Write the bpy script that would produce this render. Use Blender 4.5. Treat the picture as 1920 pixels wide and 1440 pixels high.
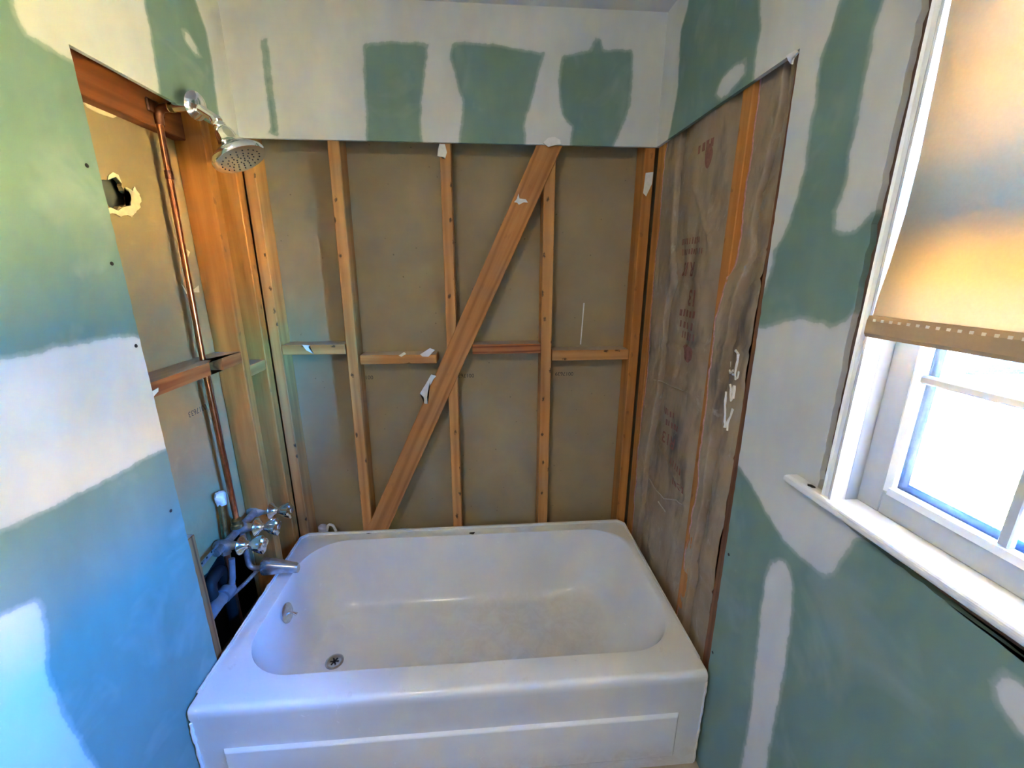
import bpy, bmesh, math, random
import numpy as np
from mathutils import Vector, Matrix, noise

random.seed(7)
for _o in list(bpy.data.objects):
    bpy.data.objects.remove(_o)
S = bpy.context.scene
COL = S.collection

# ------------------------------------------------------------------ camera
cam_d = bpy.data.cameras.new('camera')
cam = bpy.data.objects.new('camera', cam_d)
COL.objects.link(cam)
S.camera = cam
cam_d.sensor_width = 36.0
cam_d.lens = 775.98 / 1920 * 36
cam_d.clip_start = 0.02
YAW, PITCH, ROLL = -0.0755, 0.2697, 0.0009
_f = Vector((-math.sin(YAW)*math.cos(PITCH), math.cos(YAW)*math.cos(PITCH), -math.sin(PITCH)))
_r = Vector((math.cos(YAW), math.sin(YAW), 0))
_u = _r.cross(_f)
_r2 = _r*math.cos(ROLL) + _u*math.sin(ROLL)
_u2 = -_r*math.sin(ROLL) + _u*math.cos(ROLL)
cam.matrix_world = Matrix(((_r2.x, _u2.x, -_f.x, 0.8402), (_r2.y, _u2.y, -_f.y, -1.7014),
                           (_r2.z, _u2.z, -_f.z, 1.5407), (0, 0, 0, 1)))

# ------------------------------------------------------------------ sky, sun, exposure
W = bpy.data.worlds.new('world')
S.world = W
W.use_nodes = True
wn = W.node_tree.nodes
sky = wn.new('ShaderNodeTexSky')
sky.sky_type = 'NISHITA'
sky.sun_disc = False
SUN_EL = math.radians(42)
SUN_DIR = Vector((0.14, 0.99, 0)).normalized()          # horizontal direction towards the sun
sky.sun_elevation = SUN_EL
sky.sun_rotation = math.atan2(SUN_DIR.x, SUN_DIR.y)
sky.altitude = 100
sky.air_density = 1.0
sky.dust_density = 0.4
sky.ozone_density = 3.0
wn['Background'].inputs['Strength'].default_value = 1.1
_wb = wn.new('ShaderNodeMix')           # camera white balance: a clear sky reads deep blue beside the warm sunlit lawn
_wb.data_type = 'RGBA'
_wb.blend_type = 'MULTIPLY'
_wb.inputs[0].default_value = 1.0
_wb.inputs[7].default_value = (0.08, 0.60, 1.40, 1)
W.node_tree.links.new(sky.outputs[0], _wb.inputs[6])
W.node_tree.links.new(_wb.outputs[2], wn['Background'].inputs['Color'])

sun_d = bpy.data.lights.new('sun', 'SUN')
sun_d.energy = 84.0
sun_d.angle = math.radians(0.6)
sun_d.color = (1.0, 0.80, 0.56)
sun = bpy.data.objects.new('sun', sun_d)
COL.objects.link(sun)
_sd = Vector((SUN_DIR.x*math.cos(SUN_EL), SUN_DIR.y*math.cos(SUN_EL), math.sin(SUN_EL)))
sun.rotation_euler = _sd.to_track_quat('Z', 'Y').to_euler()
sun.location = (12, 12, 12)

port_d = bpy.data.lights.new('window_daylight_portal', 'AREA')
port_d.shape = 'RECTANGLE'
port_d.size, port_d.size_y = 0.96, 0.60
port_d.cycles.is_portal = True
port = bpy.data.objects.new('window_daylight_portal', port_d)
COL.objects.link(port)
port.location = (1.69, -1.345, 1.58)
port.rotation_euler = Vector((1, 0, 0)).to_track_quat('Z', 'Y').to_euler()

S.view_settings.view_transform = 'Standard'
S.view_settings.look = 'None'
S.view_settings.gamma = 1.0
S.view_settings.use_curve_mapping = False
S.view_settings.exposure = 5.5
S.cycles.use_denoising = True
S.cycles.max_bounces = 8
S.cycles.diffuse_bounces = 5
S.cycles.transparent_max_bounces = 16
S.cycles.sample_clamp_indirect = 20.0
S.cycles.adaptive_threshold = 0.05

# ------------------------------------------------------------------ helpers: objects
def tag(o, label=None, cat=None, group=None, kind=None):
    if label: o['label'] = label
    if cat: o['category'] = cat
    if group: o['group'] = group
    if kind: o['kind'] = kind
    return o

def empty(name, loc):
    o = bpy.data.objects.new(name, None)
    o.empty_display_size = 0.05
    COL.objects.link(o)
    o.location = loc
    return o

def attach(o, parent):
    o.parent = parent
    if parent.type == 'EMPTY' and parent.parent is None and parent.rotation_euler.to_quaternion().angle < 1e-6:
        o.matrix_parent_inverse = Matrix.Translation(-Vector(parent.location))
    return o

def link_mesh(name, me, mat, parent=None, smooth=False):
    if mat is not None:
        me.materials.append(mat)
    if smooth:
        me.polygons.foreach_set('use_smooth', [True]*len(me.polygons))
    o = bpy.data.objects.new(name, me)
    COL.objects.link(o)
    if parent is not None:
        attach(o, parent)
    return o

def mesh(name, verts, faces, mat, parent=None, smooth=False):
    me = bpy.data.meshes.new(name)
    me.from_pydata([tuple(v) for v in verts], [], faces)
    me.validate()
    me.update()
    return link_mesh(name, me, mat, parent, smooth)

def from_bm(name, bm, mat, parent=None, smooth=False):
    bmesh.ops.recalc_face_normals(bm, faces=bm.faces)
    me = bpy.data.meshes.new(name)
    bm.to_mesh(me)
    bm.free()
    return link_mesh(name, me, mat, parent, smooth)

def box_bm(x0, x1, y0, y1, z0, z1, bev=0.0, seg=1):
    bm = bmesh.new()
    v = [bm.verts.new((x, y, z)) for x in (x0, x1) for y in (y0, y1) for z in (z0, z1)]
    for f in ((0, 1, 3, 2), (4, 6, 7, 5), (0, 4, 5, 1), (2, 3, 7, 6), (0, 2, 6, 4), (1, 5, 7, 3)):
        bm.faces.new([v[i] for i in f])
    if bev:
        bmesh.ops.bevel(bm, geom=list(bm.edges), offset=bev, segments=seg, affect='EDGES', profile=0.5)
    return bm

def box(name, x0, x1, y0, y1, z0, z1, mat, parent=None, bev=0.0, seg=1):
    return from_bm(name, box_bm(x0, x1, y0, y1, z0, z1, bev, seg), mat, parent)

def prism(name, pts, ax, a, b, mat, parent=None, bev=0.0):
    """polygon pts in the two axes other than ax, extruded along ax from a to b"""
    bm = bmesh.new()
    def P(p, t):
        return ((t, p[0], p[1]), (p[0], t, p[1]), (p[0], p[1], t))[ax]
    A = [bm.verts.new(P(p, a)) for p in pts]
    B = [bm.verts.new(P(p, b)) for p in pts]
    bm.faces.new(A)
    bm.faces.new(B[::-1])
    n = len(pts)
    for i in range(n):
        bm.faces.new((A[i], B[i], B[(i+1) % n], A[(i+1) % n]))
    if bev:
        bmesh.ops.bevel(bm, geom=list(bm.edges), offset=bev, segments=1, affect='EDGES', profile=0.5)
    bmesh.ops.triangulate(bm, faces=[f for f in bm.faces if len(f.verts) > 4])
    return from_bm(name, bm, mat, parent)

def frame_of(d):
    d = Vector(d).normalized()
    a = Vector((0, 0, 1)) if abs(d.z) < 0.9 else Vector((1, 0, 0))
    u = d.cross(a).normalized()
    return u, d.cross(u).normalized(), d

def tube(name, pts, r, mat, parent=None, n=14, caps=True):
    pts = [Vector(p) for p in pts]
    rs = r if isinstance(r, (list, tuple)) else [r]*len(pts)
    V, F = [], []
    pu = None
    for i, p in enumerate(pts):
        if i == 0: d = pts[1]-pts[0]
        elif i == len(pts)-1: d = pts[-1]-pts[-2]
        else: d = (pts[i+1]-p).normalized() + (p-pts[i-1]).normalized()
        d.normalize()
        if pu is None:
            u, v, _ = frame_of(d)
        else:
            u = (pu - d*pu.dot(d)).normalized()
            v = d.cross(u)
        pu = u
        for k in range(n):
            a = 2*math.pi*k/n
            V.append(p + (u*math.cos(a)+v*math.sin(a))*rs[i])
    for i in range(len(pts)-1):
        for k in range(n):
            F.append((i*n+k, i*n+(k+1) % n, (i+1)*n+(k+1) % n, (i+1)*n+k))
    if caps:
        F.append(tuple(range(n))[::-1])
        F.append(tuple((len(pts)-1)*n+k for k in range(n)))
    o = mesh(name, V, F, mat, parent, True)
    fix_auto(o)
    return o

def fix_auto(o, ang=40):
    me = o.data
    bm = bmesh.new()
    bm.from_mesh(me)
    bmesh.ops.recalc_face_normals(bm, faces=bm.faces)
    for e in bm.edges:
        if len(e.link_faces) == 2:
            e.smooth = e.calc_face_angle(0) < math.radians(ang)
    bm.to_mesh(me)
    bm.free()

def bend(pts, k=5, t=0.35):
    """round the inner corners of a polyline"""
    pts = [Vector(p) for p in pts]
    out = [pts[0]]
    for i in range(1, len(pts)-1):
        a, b, c = pts[i-1], pts[i], pts[i+1]
        L = min((a-b).length, (c-b).length)*t
        p0 = b+(a-b).normalized()*L
        p1 = b+(c-b).normalized()*L
        for j in range(k+1):
            s = j/k
            out.append(p0*(1-s)**2 + b*2*s*(1-s) + p1*s*s)
    out.append(pts[-1])
    return out

def lathe(name, prof, org, axis, mat, parent=None, n=28, ang=40, rmod=None):
    """prof: list of (radius, distance along axis)"""
    u, v, d = frame_of(axis)
    org = Vector(org)
    V, F = [], []
    for (r, h) in prof:
        for k in range(n):
            a = 2*math.pi*k/n
            rr = r*(rmod(a, h) if rmod else 1)
            V.append(org+d*h+(u*math.cos(a)+v*math.sin(a))*rr)
    m = len(prof)
    for i in range(m-1):
        for k in range(n):
            F.append((i*n+k, i*n+(k+1) % n, (i+1)*n+(k+1) % n, (i+1)*n+k))
    F.append(tuple(range(n))[::-1])
    F.append(tuple((m-1)*n+k for k in range(n)))
    o = mesh(name, V, F, mat, parent, True)
    fix_auto(o, ang)
    return o

def lumber(name, p0, p1, wdir, w, d, mat, parent=None, bev=0.0025, off=(0, 0)):
    """a sawn board from p0 to p1 (centre of its visible face), width w along wdir, depth d behind the face (face normal = -depth dir)"""
    p0, p1 = Vector(p0), Vector(p1)
    L = (p1-p0).length
    z = (p1-p0).normalized()
    x = Vector(wdir)
    x = (x - z*x.dot(z)).normalized()
    y = z.cross(x)
    bm = box_bm(-w/2, w/2, min(0, d), max(0, d), 0, L, bev)
    o = from_bm(name, bm, mat)
    o.matrix_world = Matrix(((x.x, y.x, z.x, p0.x), (x.y, y.y, z.y, p0.y), (x.z, y.z, z.z, p0.z), (0, 0, 0, 1)))
    if parent is not None:
        o.parent = parent
        o.matrix_parent_inverse = Matrix.Translation(-Vector(parent.location))
    return o

def text_mesh(body, size, bold=False):
    cu = bpy.data.curves.new('t', 'FONT')
    cu.body = body
    cu.size = size
    cu.align_x = 'CENTER'
    cu.align_y = 'CENTER'
    if bold:
        cu.offset = size*0.02
    ob = bpy.data.objects.new('t', cu)
    COL.objects.link(ob)
    dg = bpy.context.evaluated_depsgraph_get()
    me = bpy.data.meshes.new_from_object(ob.evaluated_get(dg))
    bpy.data.objects.remove(ob)
    V = [tuple(v.co) for v in me.vertices]
    F = [tuple(p.vertices) for p in me.polygons]
    bpy.data.meshes.remove(me)
    return V, F

# ------------------------------------------------------------------ helpers: materials
def srgb(r, g, b):
    f = lambda c: (c/255/12.92) if c/255 <= 0.04045 else ((c/255+0.055)/1.055)**2.4
    return (f(r), f(g), f(b), 1)

class NT:
    def __init__(s, name):
        s.m = bpy.data.materials.new(name)
        s.m.use_nodes = True
        s.t = s.m.node_tree
        s.b = s.t.nodes['Principled BSDF']
    def n(s, typ, **kw):
        nd = s.t.nodes.new(typ)
        for k, v in kw.items():
            if k.startswith('i_'):
                key = k[2:]
                key = int(key) if key.isdigit() else key.replace('_', ' ')
                nd.inputs[key].default_value = v
            else:
                setattr(nd, k, v)
        return nd
    def l(s, a, b):
        s.t.links.new(a, b)
    def coords(s, scale=(1, 1, 1), rand=False, kind='Object'):
        tc = s.n('ShaderNodeTexCoord')
        mp = s.n('ShaderNodeMapping')
        mp.inputs['Scale'].default_value = scale
        s.l(tc.outputs[kind], mp.inputs['Vector'])
        if rand:
            oi = s.n('ShaderNodeObjectInfo')
            mu = s.n('ShaderNodeMath', operation='MULTIPLY')
            mu.inputs[1].default_value = 37.0
            s.l(oi.outputs['Random'], mu.inputs[0])
            cb = s.n('ShaderNodeCombineXYZ')
            for i in range(3):
                s.l(mu.outputs[0], cb.inputs[i])
            s.l(cb.outputs[0], mp.inputs['Location'])
        return mp.outputs[0]
    def noise(s, vec, scale, detail=4, rough=0.55, dist=0.0):
        nd = s.n('ShaderNodeTexNoise')
        nd.inputs['Scale'].default_value = scale
        nd.inputs['Detail'].default_value = detail
        nd.inputs['Roughness'].default_value = rough
        nd.inputs['Distortion'].default_value = dist
        s.l(vec, nd.inputs['Vector'])
        return nd.outputs['Fac']
    def ramp(s, fac, stops, interp='LINEAR'):
        r = s.n('ShaderNodeValToRGB')
        r.color_ramp.interpolation = interp
        el = r.color_ramp.elements
        while len(el) < len(stops):
            el.new(0.5)
        for e, (p, c) in zip(el, stops):
            e.position = p
            e.color = c if len(c) == 4 else (*c, 1)
        s.l(fac, r.inputs[0])
        return r.outputs[0]
    def mix(s, fac, a, b, typ='MIX'):
        m = s.n('ShaderNodeMix', data_type='RGBA', blend_type=typ)
        for sock, val in ((m.inputs[0], fac), (m.inputs[6], a), (m.inputs[7], b)):
            if hasattr(val, 'is_linked') or hasattr(val, 'links'):
                s.l(val, sock)
            else:
                sock.default_value = val
        return m.outputs[2]
    def math(s, op, a, b=0.0):
        m = s.n('ShaderNodeMath', operation=op)
        for i, val in enumerate((a, b)):
            if hasattr(val, 'links'):
                s.l(val, m.inputs[i])
            else:
                m.inputs[i].default_value = val
        return m.outputs[0]
    def bump(s, h, strength=0.3, dist=0.002):
        b = s.n('ShaderNodeBump')
        b.inputs['Strength'].default_value = strength
        b.inputs['Distance'].default_value = dist
        s.l(h, b.inputs['Height'])
        s.l(b.outputs[0], s.b.inputs['Normal'])
    def set(s, **kw):
        for k, v in kw.items():
            sock = s.b.inputs[k.replace('_', ' ')]
            if hasattr(v, 'links'):
                s.l(v, sock)
            else:
                sock.default_value = v
        return s

G0, G1 = (0, 0, 0, 1), (1, 1, 1, 1)

def plain(name, col, rough=0.6, metal=0.0, var=0.12, nscale=30, bump=0.0, coat=0.0):
    t = NT(name)
    v = t.coords()
    f = t.noise(v, nscale, 5)
    dark = tuple(c*(1-var) for c in col[:3]) + (1,)
    lite = tuple(min(1, c*(1+var)) for c in col[:3]) + (1,)
    t.set(Base_Color=t.ramp(f, [(0.3, dark), (0.7, lite)]), Roughness=rough, Metallic=metal, Coat_Weight=coat)
    if bump:
        t.bump(f, bump, 0.001)
    return t.m

def wood(name, lite, mid, dark, ring=0.5, spots=0.6, rough=0.62, ringscale=7.0, knots=True, dust=True):
    t = NT(name)
    v = t.coords((1, 1, 0.07), rand=True)
    v2 = t.coords((1, 1, 0.5), rand=True)
    streak = t.noise(v, 45, 4, 0.6)
    wv = t.n('ShaderNodeTexWave', wave_type='BANDS', bands_direction='X')
    wv.inputs['Scale'].default_value = ringscale
    wv.inputs['Distortion'].default_value = 9.0
    wv.inputs['Detail'].default_value = 2.5
    wv.inputs['Detail Scale'].default_value = 1.2
    t.l(v, wv.inputs['Vector'])
    c1 = t.ramp(streak, [(0.3, mid), (0.62, lite)])
    fr = t.math('MULTIPLY', t.math('POWER', wv.outputs['Fac'], 2.2), ring)
    c2 = t.mix(fr, c1, dark)
    big = t.noise(v2, 3.0, 1)
    c3 = t.mix(t.ramp(big, [(0.42, G0), (0.7, (0.45, 0.45, 0.45, 1))]), c2, mid)
    cur = c3
    if knots:
        vk = t.n('ShaderNodeTexVoronoi')
        vk.inputs['Scale'].default_value = 3.3
        t.l(v2, vk.inputs['Vector'])
        kn = t.ramp(vk.outputs['Distance'], [(0.05, (0.75,)*3+(1,)), (0.10, (0.25,)*3+(1,)), (0.15, G0)])
        cur = t.mix(kn, cur, tuple(c*0.35 for c in dark[:3])+(1,))
    if spots:
        v3 = t.coords((1, 1, 0.55), rand=True)
        sx3 = t.n('ShaderNodeSeparateXYZ')
        t.l(v3, sx3.inputs[0])
        cb3 = t.n('ShaderNodeCombineXYZ')
        t.l(sx3.outputs[0], cb3.inputs[0])
        t.l(sx3.outputs[2], cb3.inputs[1])
        tcn = t.n('ShaderNodeTexCoord')
        sn3 = t.n('ShaderNodeSeparateXYZ')
        t.l(tcn.outputs['Normal'], sn3.inputs[0])
        front = t.math('GREATER_THAN', t.math('ABSOLUTE', sn3.outputs[1]), 0.7)
        vs = t.n('ShaderNodeTexVoronoi', voronoi_dimensions='2D')
        vs.inputs['Scale'].default_value = 20.0
        vs.inputs['Randomness'].default_value = 1.0
        t.l(cb3.outputs[0], vs.inputs['Vector'])
        wob = t.noise(v3, 150, 3, 0.7)
        ds = t.math('ADD', vs.outputs['Distance'], t.math('MULTIPLY', wob, 0.42))
        sp = t.ramp(ds, [(0.26, G1), (0.34, G0)])
        sep = t.n('ShaderNodeSeparateColor')
        t.l(vs.outputs['Color'], sep.inputs[0])
        gate = t.math('MULTIPLY', t.math('GREATER_THAN', sep.outputs[0], 0.45), front)
        cur = t.mix(t.math('MULTIPLY', t.math('MULTIPLY', sp, gate), spots), cur, (0.022, 0.017, 0.014, 1))
    if dust:
        geo = t.n('ShaderNodeNewGeometry')
        sg = t.n('ShaderNodeSeparateXYZ')
        t.l(geo.outputs['Normal'], sg.inputs[0])
        up = t.math('GREATER_THAN', sg.outputs[2], 0.8)
        cur = t.mix(t.math('MULTIPLY', up, 0.75), cur, srgb(196, 186, 174))
    t.set(Base_Color=cur, Roughness=rough, Specular_IOR_Level=0.3)
    t.bump(streak, 0.25, 0.0012)
    return t.m

# ---- drywall: green moisture board with joint compound where the 'mud' attribute is high
def drywall_mat():
    t = NT('green_board_with_joint_compound')
    at = t.n('ShaderNodeAttribute', attribute_name='mud')
    v = t.coords()
    vs = t.coords((1, 1, 0.45))
    edge = t.noise(v, 26, 4, 0.65)
    broad = t.noise(vs, 7, 3, 0.6)
    fine = t.noise(v, 140, 2, 0.6)
    a = t.math('ADD', at.outputs['Fac'], t.math('MULTIPLY', t.math('SUBTRACT', edge, 0.5), 0.34))
    a = t.math('ADD', a, t.math('MULTIPLY', t.math('SUBTRACT', broad, 0.5), 0.26))
    fac = t.ramp(a, [(0.30, G0), (0.40, (0.22,)*3+(1,)), (0.47, (0.34,)*3+(1,)), (0.52, (0.86,)*3+(1,)), (0.62, G1)])
    green = t.ramp(broad, [(0.3, srgb(115, 143, 130)), (0.7, srgb(127, 154, 141))])
    thin = t.noise(v, 5.0, 3, 0.6, 0.6)
    green2 = t.mix(t.ramp(thin, [(0.55, G0), (0.72, (0.22,)*3+(1,))]), green, srgb(190, 200, 195))
    mud = t.ramp(broad, [(0.25, srgb(205, 207, 201)), (0.75, srgb(222, 223, 218))])
    t.set(Base_Color=t.mix(fac, green2, mud), Roughness=0.55, Specular_IOR_Level=0.35)
    t.bump(fine, 0.12, 0.0008)
    return t.m

MAT = {}
MAT['drywall'] = drywall_mat()
MAT['pine'] = wood('aged_pine', srgb(214, 158, 96), srgb(193, 132, 72), srgb(150, 92, 46), ring=0.45, spots=0.85)
MAT['pine_warm'] = wood('orange_pine', srgb(206, 140, 72), srgb(184, 116, 52), srgb(138, 78, 34), ring=0.4, spots=0.35)
MAT['pine_red'] = wood('red_grained_fir', srgb(196, 128, 76), srgb(170, 96, 52), srgb(112, 50, 24), ring=0.85, spots=0.3, ringscale=16)
MAT['pine_brace'] = wood('brown_fir', srgb(200, 140, 80), srgb(182, 118, 62), srgb(132, 78, 36), ring=0.55, spots=0.12, ringscale=9, knots=False)
MAT['pine_dark'] = wood('dark_rough_pine', srgb(140, 92, 62), srgb(116, 74, 50), srgb(78, 48, 34), ring=0.4, spots=0.2)
MAT['framing'] = wood('weathered_framing', srgb(128, 100, 84), srgb(104, 80, 68), srgb(70, 52, 44), ring=0.4, spots=0.2)

def lining_mat(name, lo, hi, blotch):
    t = NT(name)
    v = t.coords()
    n1 = t.noise(v, 4, 5, 0.6)
    n2 = t.noise(v, 90, 3, 0.6)
    c = t.ramp(n1, [(0.3, lo), (0.7, hi)])
    vs = t.n('ShaderNodeTexVoronoi')
    vs.inputs['Scale'].default_value = 32
    t.l(v, vs.inputs['Vector'])
    sp = t.ramp(t.math('ADD', vs.outputs['Distance'], t.math('MULTIPLY', n2, 0.25)), [(0.18, G1), (0.24, G0)])
    sep = t.n('ShaderNodeSeparateColor')
    t.l(vs.outputs['Color'], sep.inputs[0])
    gate = t.math('GREATER_THAN', sep.outputs[0], 0.72)
    c = t.mix(t.math('MULTIPLY', t.math('MULTIPLY', sp, gate), 0.5), c, srgb(72, 60, 46))
    bl = t.noise(v, 9, 6, 0.7, 1.0)
    c = t.mix(t.math('MULTIPLY', t.ramp(bl, [(0.55, G0), (0.68, G1)]), blotch), c, srgb(196, 172, 122))
    t.set(Base_Color=c, Roughness=0.75, Specular_IOR_Level=0.25)
    return t.m

MAT['lining'] = lining_mat('grey_tan_paper_board', srgb(158, 140, 106), srgb(170, 152, 118), 0.0)
MAT['lining_left'] = lining_mat('tan_paper_board', srgb(160, 138, 98), srgb(174, 150, 108), 0.22)
MAT['white'] = plain('white_gloss_trim', srgb(236, 238, 238), 0.3, var=0.03, coat=0.2)
MAT['vinyl'] = plain('grey_white_vinyl_sash', srgb(176, 182, 186), 0.35, var=0.03)
MAT['spacer'] = plain('grey_glazing_spacer', srgb(104, 116, 134), 0.4, 0.3, var=0.2, nscale=120)
MAT['plaster'] = plain('white_plaster', srgb(236, 234, 228), 0.8, var=0.06, nscale=80, bump=0.3)
MAT['torn_paper'] = plain('cream_torn_paper', srgb(232, 214, 170), 0.85, var=0.1, nscale=60, bump=0.4)
MAT['ceiling'] = plain('grey_white_ceiling_paint', srgb(214, 214, 212), 0.8, var=0.02)
MAT['floor'] = plain('beige_floor', srgb(176, 158, 134), 0.5, var=0.15, nscale=12)
MAT['room'] = plain('offwhite_wall_paint', srgb(222, 219, 210), 0.75, var=0.02)
MAT['chrome'] = plain('polished_chrome', srgb(246, 247, 250), 0.12, 1.0, var=0.03)
MAT['chrome_worn'] = plain('worn_chrome', srgb(206, 208, 212), 0.26, 0.9, var=0.18, nscale=60)
MAT['copper'] = plain('copper_pipe', srgb(206, 128, 84), 0.28, 1.0, var=0.3, nscale=40)
MAT['copper_dull'] = plain('dull_copper', srgb(150, 100, 78), 0.42, 1.0, var=0.3, nscale=40)
MAT['brass'] = plain('tarnished_brass', srgb(150, 142, 104), 0.35, 1.0, var=0.35, nscale=60)
MAT['galv'] = plain('grey_galvanized_pipe', srgb(150, 154, 156), 0.5, 0.7, var=0.3, nscale=50, bump=0.2)
MAT['pvc'] = plain('pale_grey_plastic_pipe', srgb(196, 198, 202), 0.45, var=0.12, nscale=30)
MAT['black'] = plain('black_rubber', srgb(24, 24, 26), 0.6, var=0.2)
MAT['screw'] = plain('black_screw_head', srgb(30, 32, 32), 0.5, 0.3, var=0.2, nscale=200)
MAT['ink'] = plain('black_ink', srgb(58, 56, 50), 0.7, var=0.2, nscale=200)
MAT['redink'] = plain('faded_red_ink', srgb(138, 92, 78), 0.8, var=0.25, nscale=90)
MAT['pink'] = plain('pink_glass_fibre', srgb(214, 164, 156), 0.95, var=0.2, nscale=120, bump=0.6)
MAT['crease'] = plain('pale_paper_crease', srgb(196, 184, 164), 0.8, var=0.12, nscale=90)
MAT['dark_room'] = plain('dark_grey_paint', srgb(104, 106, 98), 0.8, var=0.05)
MAT['void'] = plain('painted_shade_cavity', srgb(34, 30, 28), 0.9, var=0.3, nscale=8)  # near-black base colour stands in for the shade of the cavity
MAT['waste'] = plain('dull_blue_grey_pipe', srgb(116, 118, 126), 0.5, var=0.2, nscale=30)
MAT['grime'] = plain('dark_chip', srgb(30, 28, 30), 0.6, var=0.3, nscale=200)
MAT['nozzle'] = plain('grey_nozzle_plate', srgb(120, 118, 112), 0.35, 0.6, var=0.4, nscale=160)

def tub_mat():
    t = NT('white_porcelain_enamel')
    v = t.coords()
    n1 = t.noise(v, 5, 5, 0.6)
    n2 = t.noise(v, 18, 5, 0.7, 1.0)
    # worn, stained area on the basin floor: shape given in plan
    sx = t.n('ShaderNodeSeparateXYZ')
    t.l(v, sx.inputs[0])
    low = t.ramp(sx.outputs[2], [(0.07, G1), (0.13, G0)])
    right = t.ramp(sx.outputs[0], [(0.45, G0), (0.8, G1)])
    st = t.math('MULTIPLY', t.math('MULTIPLY', low, right), t.ramp(t.math('ADD', t.math('MULTIPLY', n1, 0.6), t.math('MULTIPLY', n2, 0.5)), [(0.45, G0), (0.8, G1)]))
    base = t.ramp(n1, [(0.3, srgb(232, 233, 232)), (0.7, srgb(240, 240, 238))])
    col = t.mix(t.math('MULTIPLY', st, 0.5), base, srgb(176, 160, 138))
    rim = t.ramp(sx.outputs[2], [(0.374, G0), (0.379, G1)])
    dirt = t.math('MULTIPLY', rim, t.ramp(t.noise(v, 24, 6, 0.75), [(0.60, G0), (0.78, G1)]))
    col = t.mix(t.math('MULTIPLY', dirt, 0.35), col, srgb(170, 160, 144))
    t.set(Base_Color=col, Roughness=t.ramp(n2, [(0.3, (0.16,)*3+(1,)), (0.75, (0.3,)*3+(1,))]), Coat_Weight=0.3, Coat_Roughness=0.1)
    return t.m
MAT['tub'] = tub_mat()

def kraft_mat():
    t = NT('grimy_kraft_paper')
    v = t.coords((1, 1, 0.5))
    n1 = t.noise(v, 5, 5, 0.65, 0.8)
    n2 = t.noise(t.coords((1, 1, 0.3)), 9, 4, 0.6)
    n3 = t.noise(t.coords(), 120, 2, 0.6)
    c = t.ramp(n1, [(0.3, srgb(150, 128, 102)), (0.7, srgb(178, 156, 128))])
    c = t.mix(t.ramp(n2, [(0.54, G0), (0.72, (0.8,)*3+(1,))]), c, srgb(66, 62, 60))
    # pale waxy scuffs
    c = t.mix(t.ramp(t.noise(v, 14, 6, 0.7, 1.6), [(0.58, G0), (0.72, (0.5,)*3+(1,))]), c, srgb(206, 196, 178))
    t.set(Base_Color=c, Roughness=0.5, Specular_IOR_Level=0.4)
    t.bump(n3, 0.3, 0.002)
    return t.m
MAT['kraft'] = kraft_mat()

def blind_mat(name, col, tr):
    t = NT(name)
    v = t.coords((1, 1, 1))
    f = t.noise(v, 220, 3)
    c = t.ramp(f, [(0.3, tuple(x*0.95 for x in col[:3])+(1,)), (0.7, col)])
    d = t.n('ShaderNodeBsdfDiffuse')
    tl = t.n('ShaderNodeBsdfTranslucent')
    mx = t.n('ShaderNodeMixShader')
    t.l(c, d.inputs['Color'])
    t.l(c, tl.inputs['Color'])
    mx.inputs[0].default_value = tr
    t.l(d.outputs[0], mx.inputs[1])
    t.l(tl.outputs[0], mx.inputs[2])
    t.l(mx.outputs[0], t.t.nodes['Material Output'].inputs['Surface'])
    return t.m
MAT['blind'] = blind_mat('beige_blind_fabric', srgb(206, 180, 142), 0.5)
MAT['blind_light_block'] = blind_mat('added_dark_blind_layer', (0.145, 0.12, 0.085, 1), 0.7)  # added outer layer, dark to keep bounced daylight off the sash
MAT['hem'] = blind_mat('doubled_beige_hem', srgb(196, 164, 124), 0.03)
MAT['eyelet'] = blind_mat('thin_pale_stitch_window', srgb(250, 240, 216), 0.10)

def glass_mat():
    t = NT('clear_window_glass')
    tr = t.n('ShaderNodeBsdfTransparent')
    tr.inputs['Color'].default_value = (0.95, 0.97, 0.97, 1)
    gl = t.n('ShaderNodeBsdfGlossy')
    gl.inputs['Roughness'].default_value = 0.02
    fr = t.n('ShaderNodeFresnel')
    fr.inputs['IOR'].default_value = 1.4
    mx = t.n('ShaderNodeMixShader')
    t.l(fr.outputs[0], mx.inputs[0])
    t.l(tr.outputs[0], mx.inputs[1])
    t.l(gl.outputs[0], mx.inputs[2])
    t.l(mx.outputs[0], t.t.nodes['Material Output'].inputs['Surface'])
    return t.m
MAT['glass'] = glass_mat()
_t = NT('fill_light_glow')
_t.set(Base_Color=srgb(250, 244, 230), Roughness=0.4, Emission_Color=(1.0, 0.88, 0.72, 1), Emission_Strength=1.3)  # glow of the added ceiling fill light
MAT['fill_lamp'] = _t.m

def grass_mat():
    t = NT('dry_lawn')
    v = t.coords()
    n1 = t.noise(v, 1.2, 5, 0.65)
    n2 = t.noise(v, 14, 5, 0.7)
    c = t.ramp(t.math('ADD', t.math('MULTIPLY', n1, 0.5), t.math('MULTIPLY', n2, 0.5)),
               [(0.36, srgb(104, 118, 62)), (0.5, srgb(170, 158, 104)), (0.62, srgb(206, 190, 140))])
    t.set(Base_Color=c, Roughness=0.95)
    t.bump(n2, 0.9, 0.05)
    return t.m
MAT['grass'] = grass_mat()
MAT['grass_blade'] = plain('lawn_tuft', srgb(126, 134, 74), 0.9, var=0.35, nscale=3)
MAT['concrete'] = plain('pale_concrete', srgb(212, 206, 192), 0.85, var=0.1, nscale=10, bump=0.2)
MAT['tan_block'] = plain('tan_concrete', srgb(208, 186, 148), 0.85, var=0.1, nscale=10, bump=0.2)
MAT['stone'] = plain('grey_field_stone', srgb(158, 154, 146), 0.9, var=0.3, nscale=9, bump=0.5)
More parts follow.
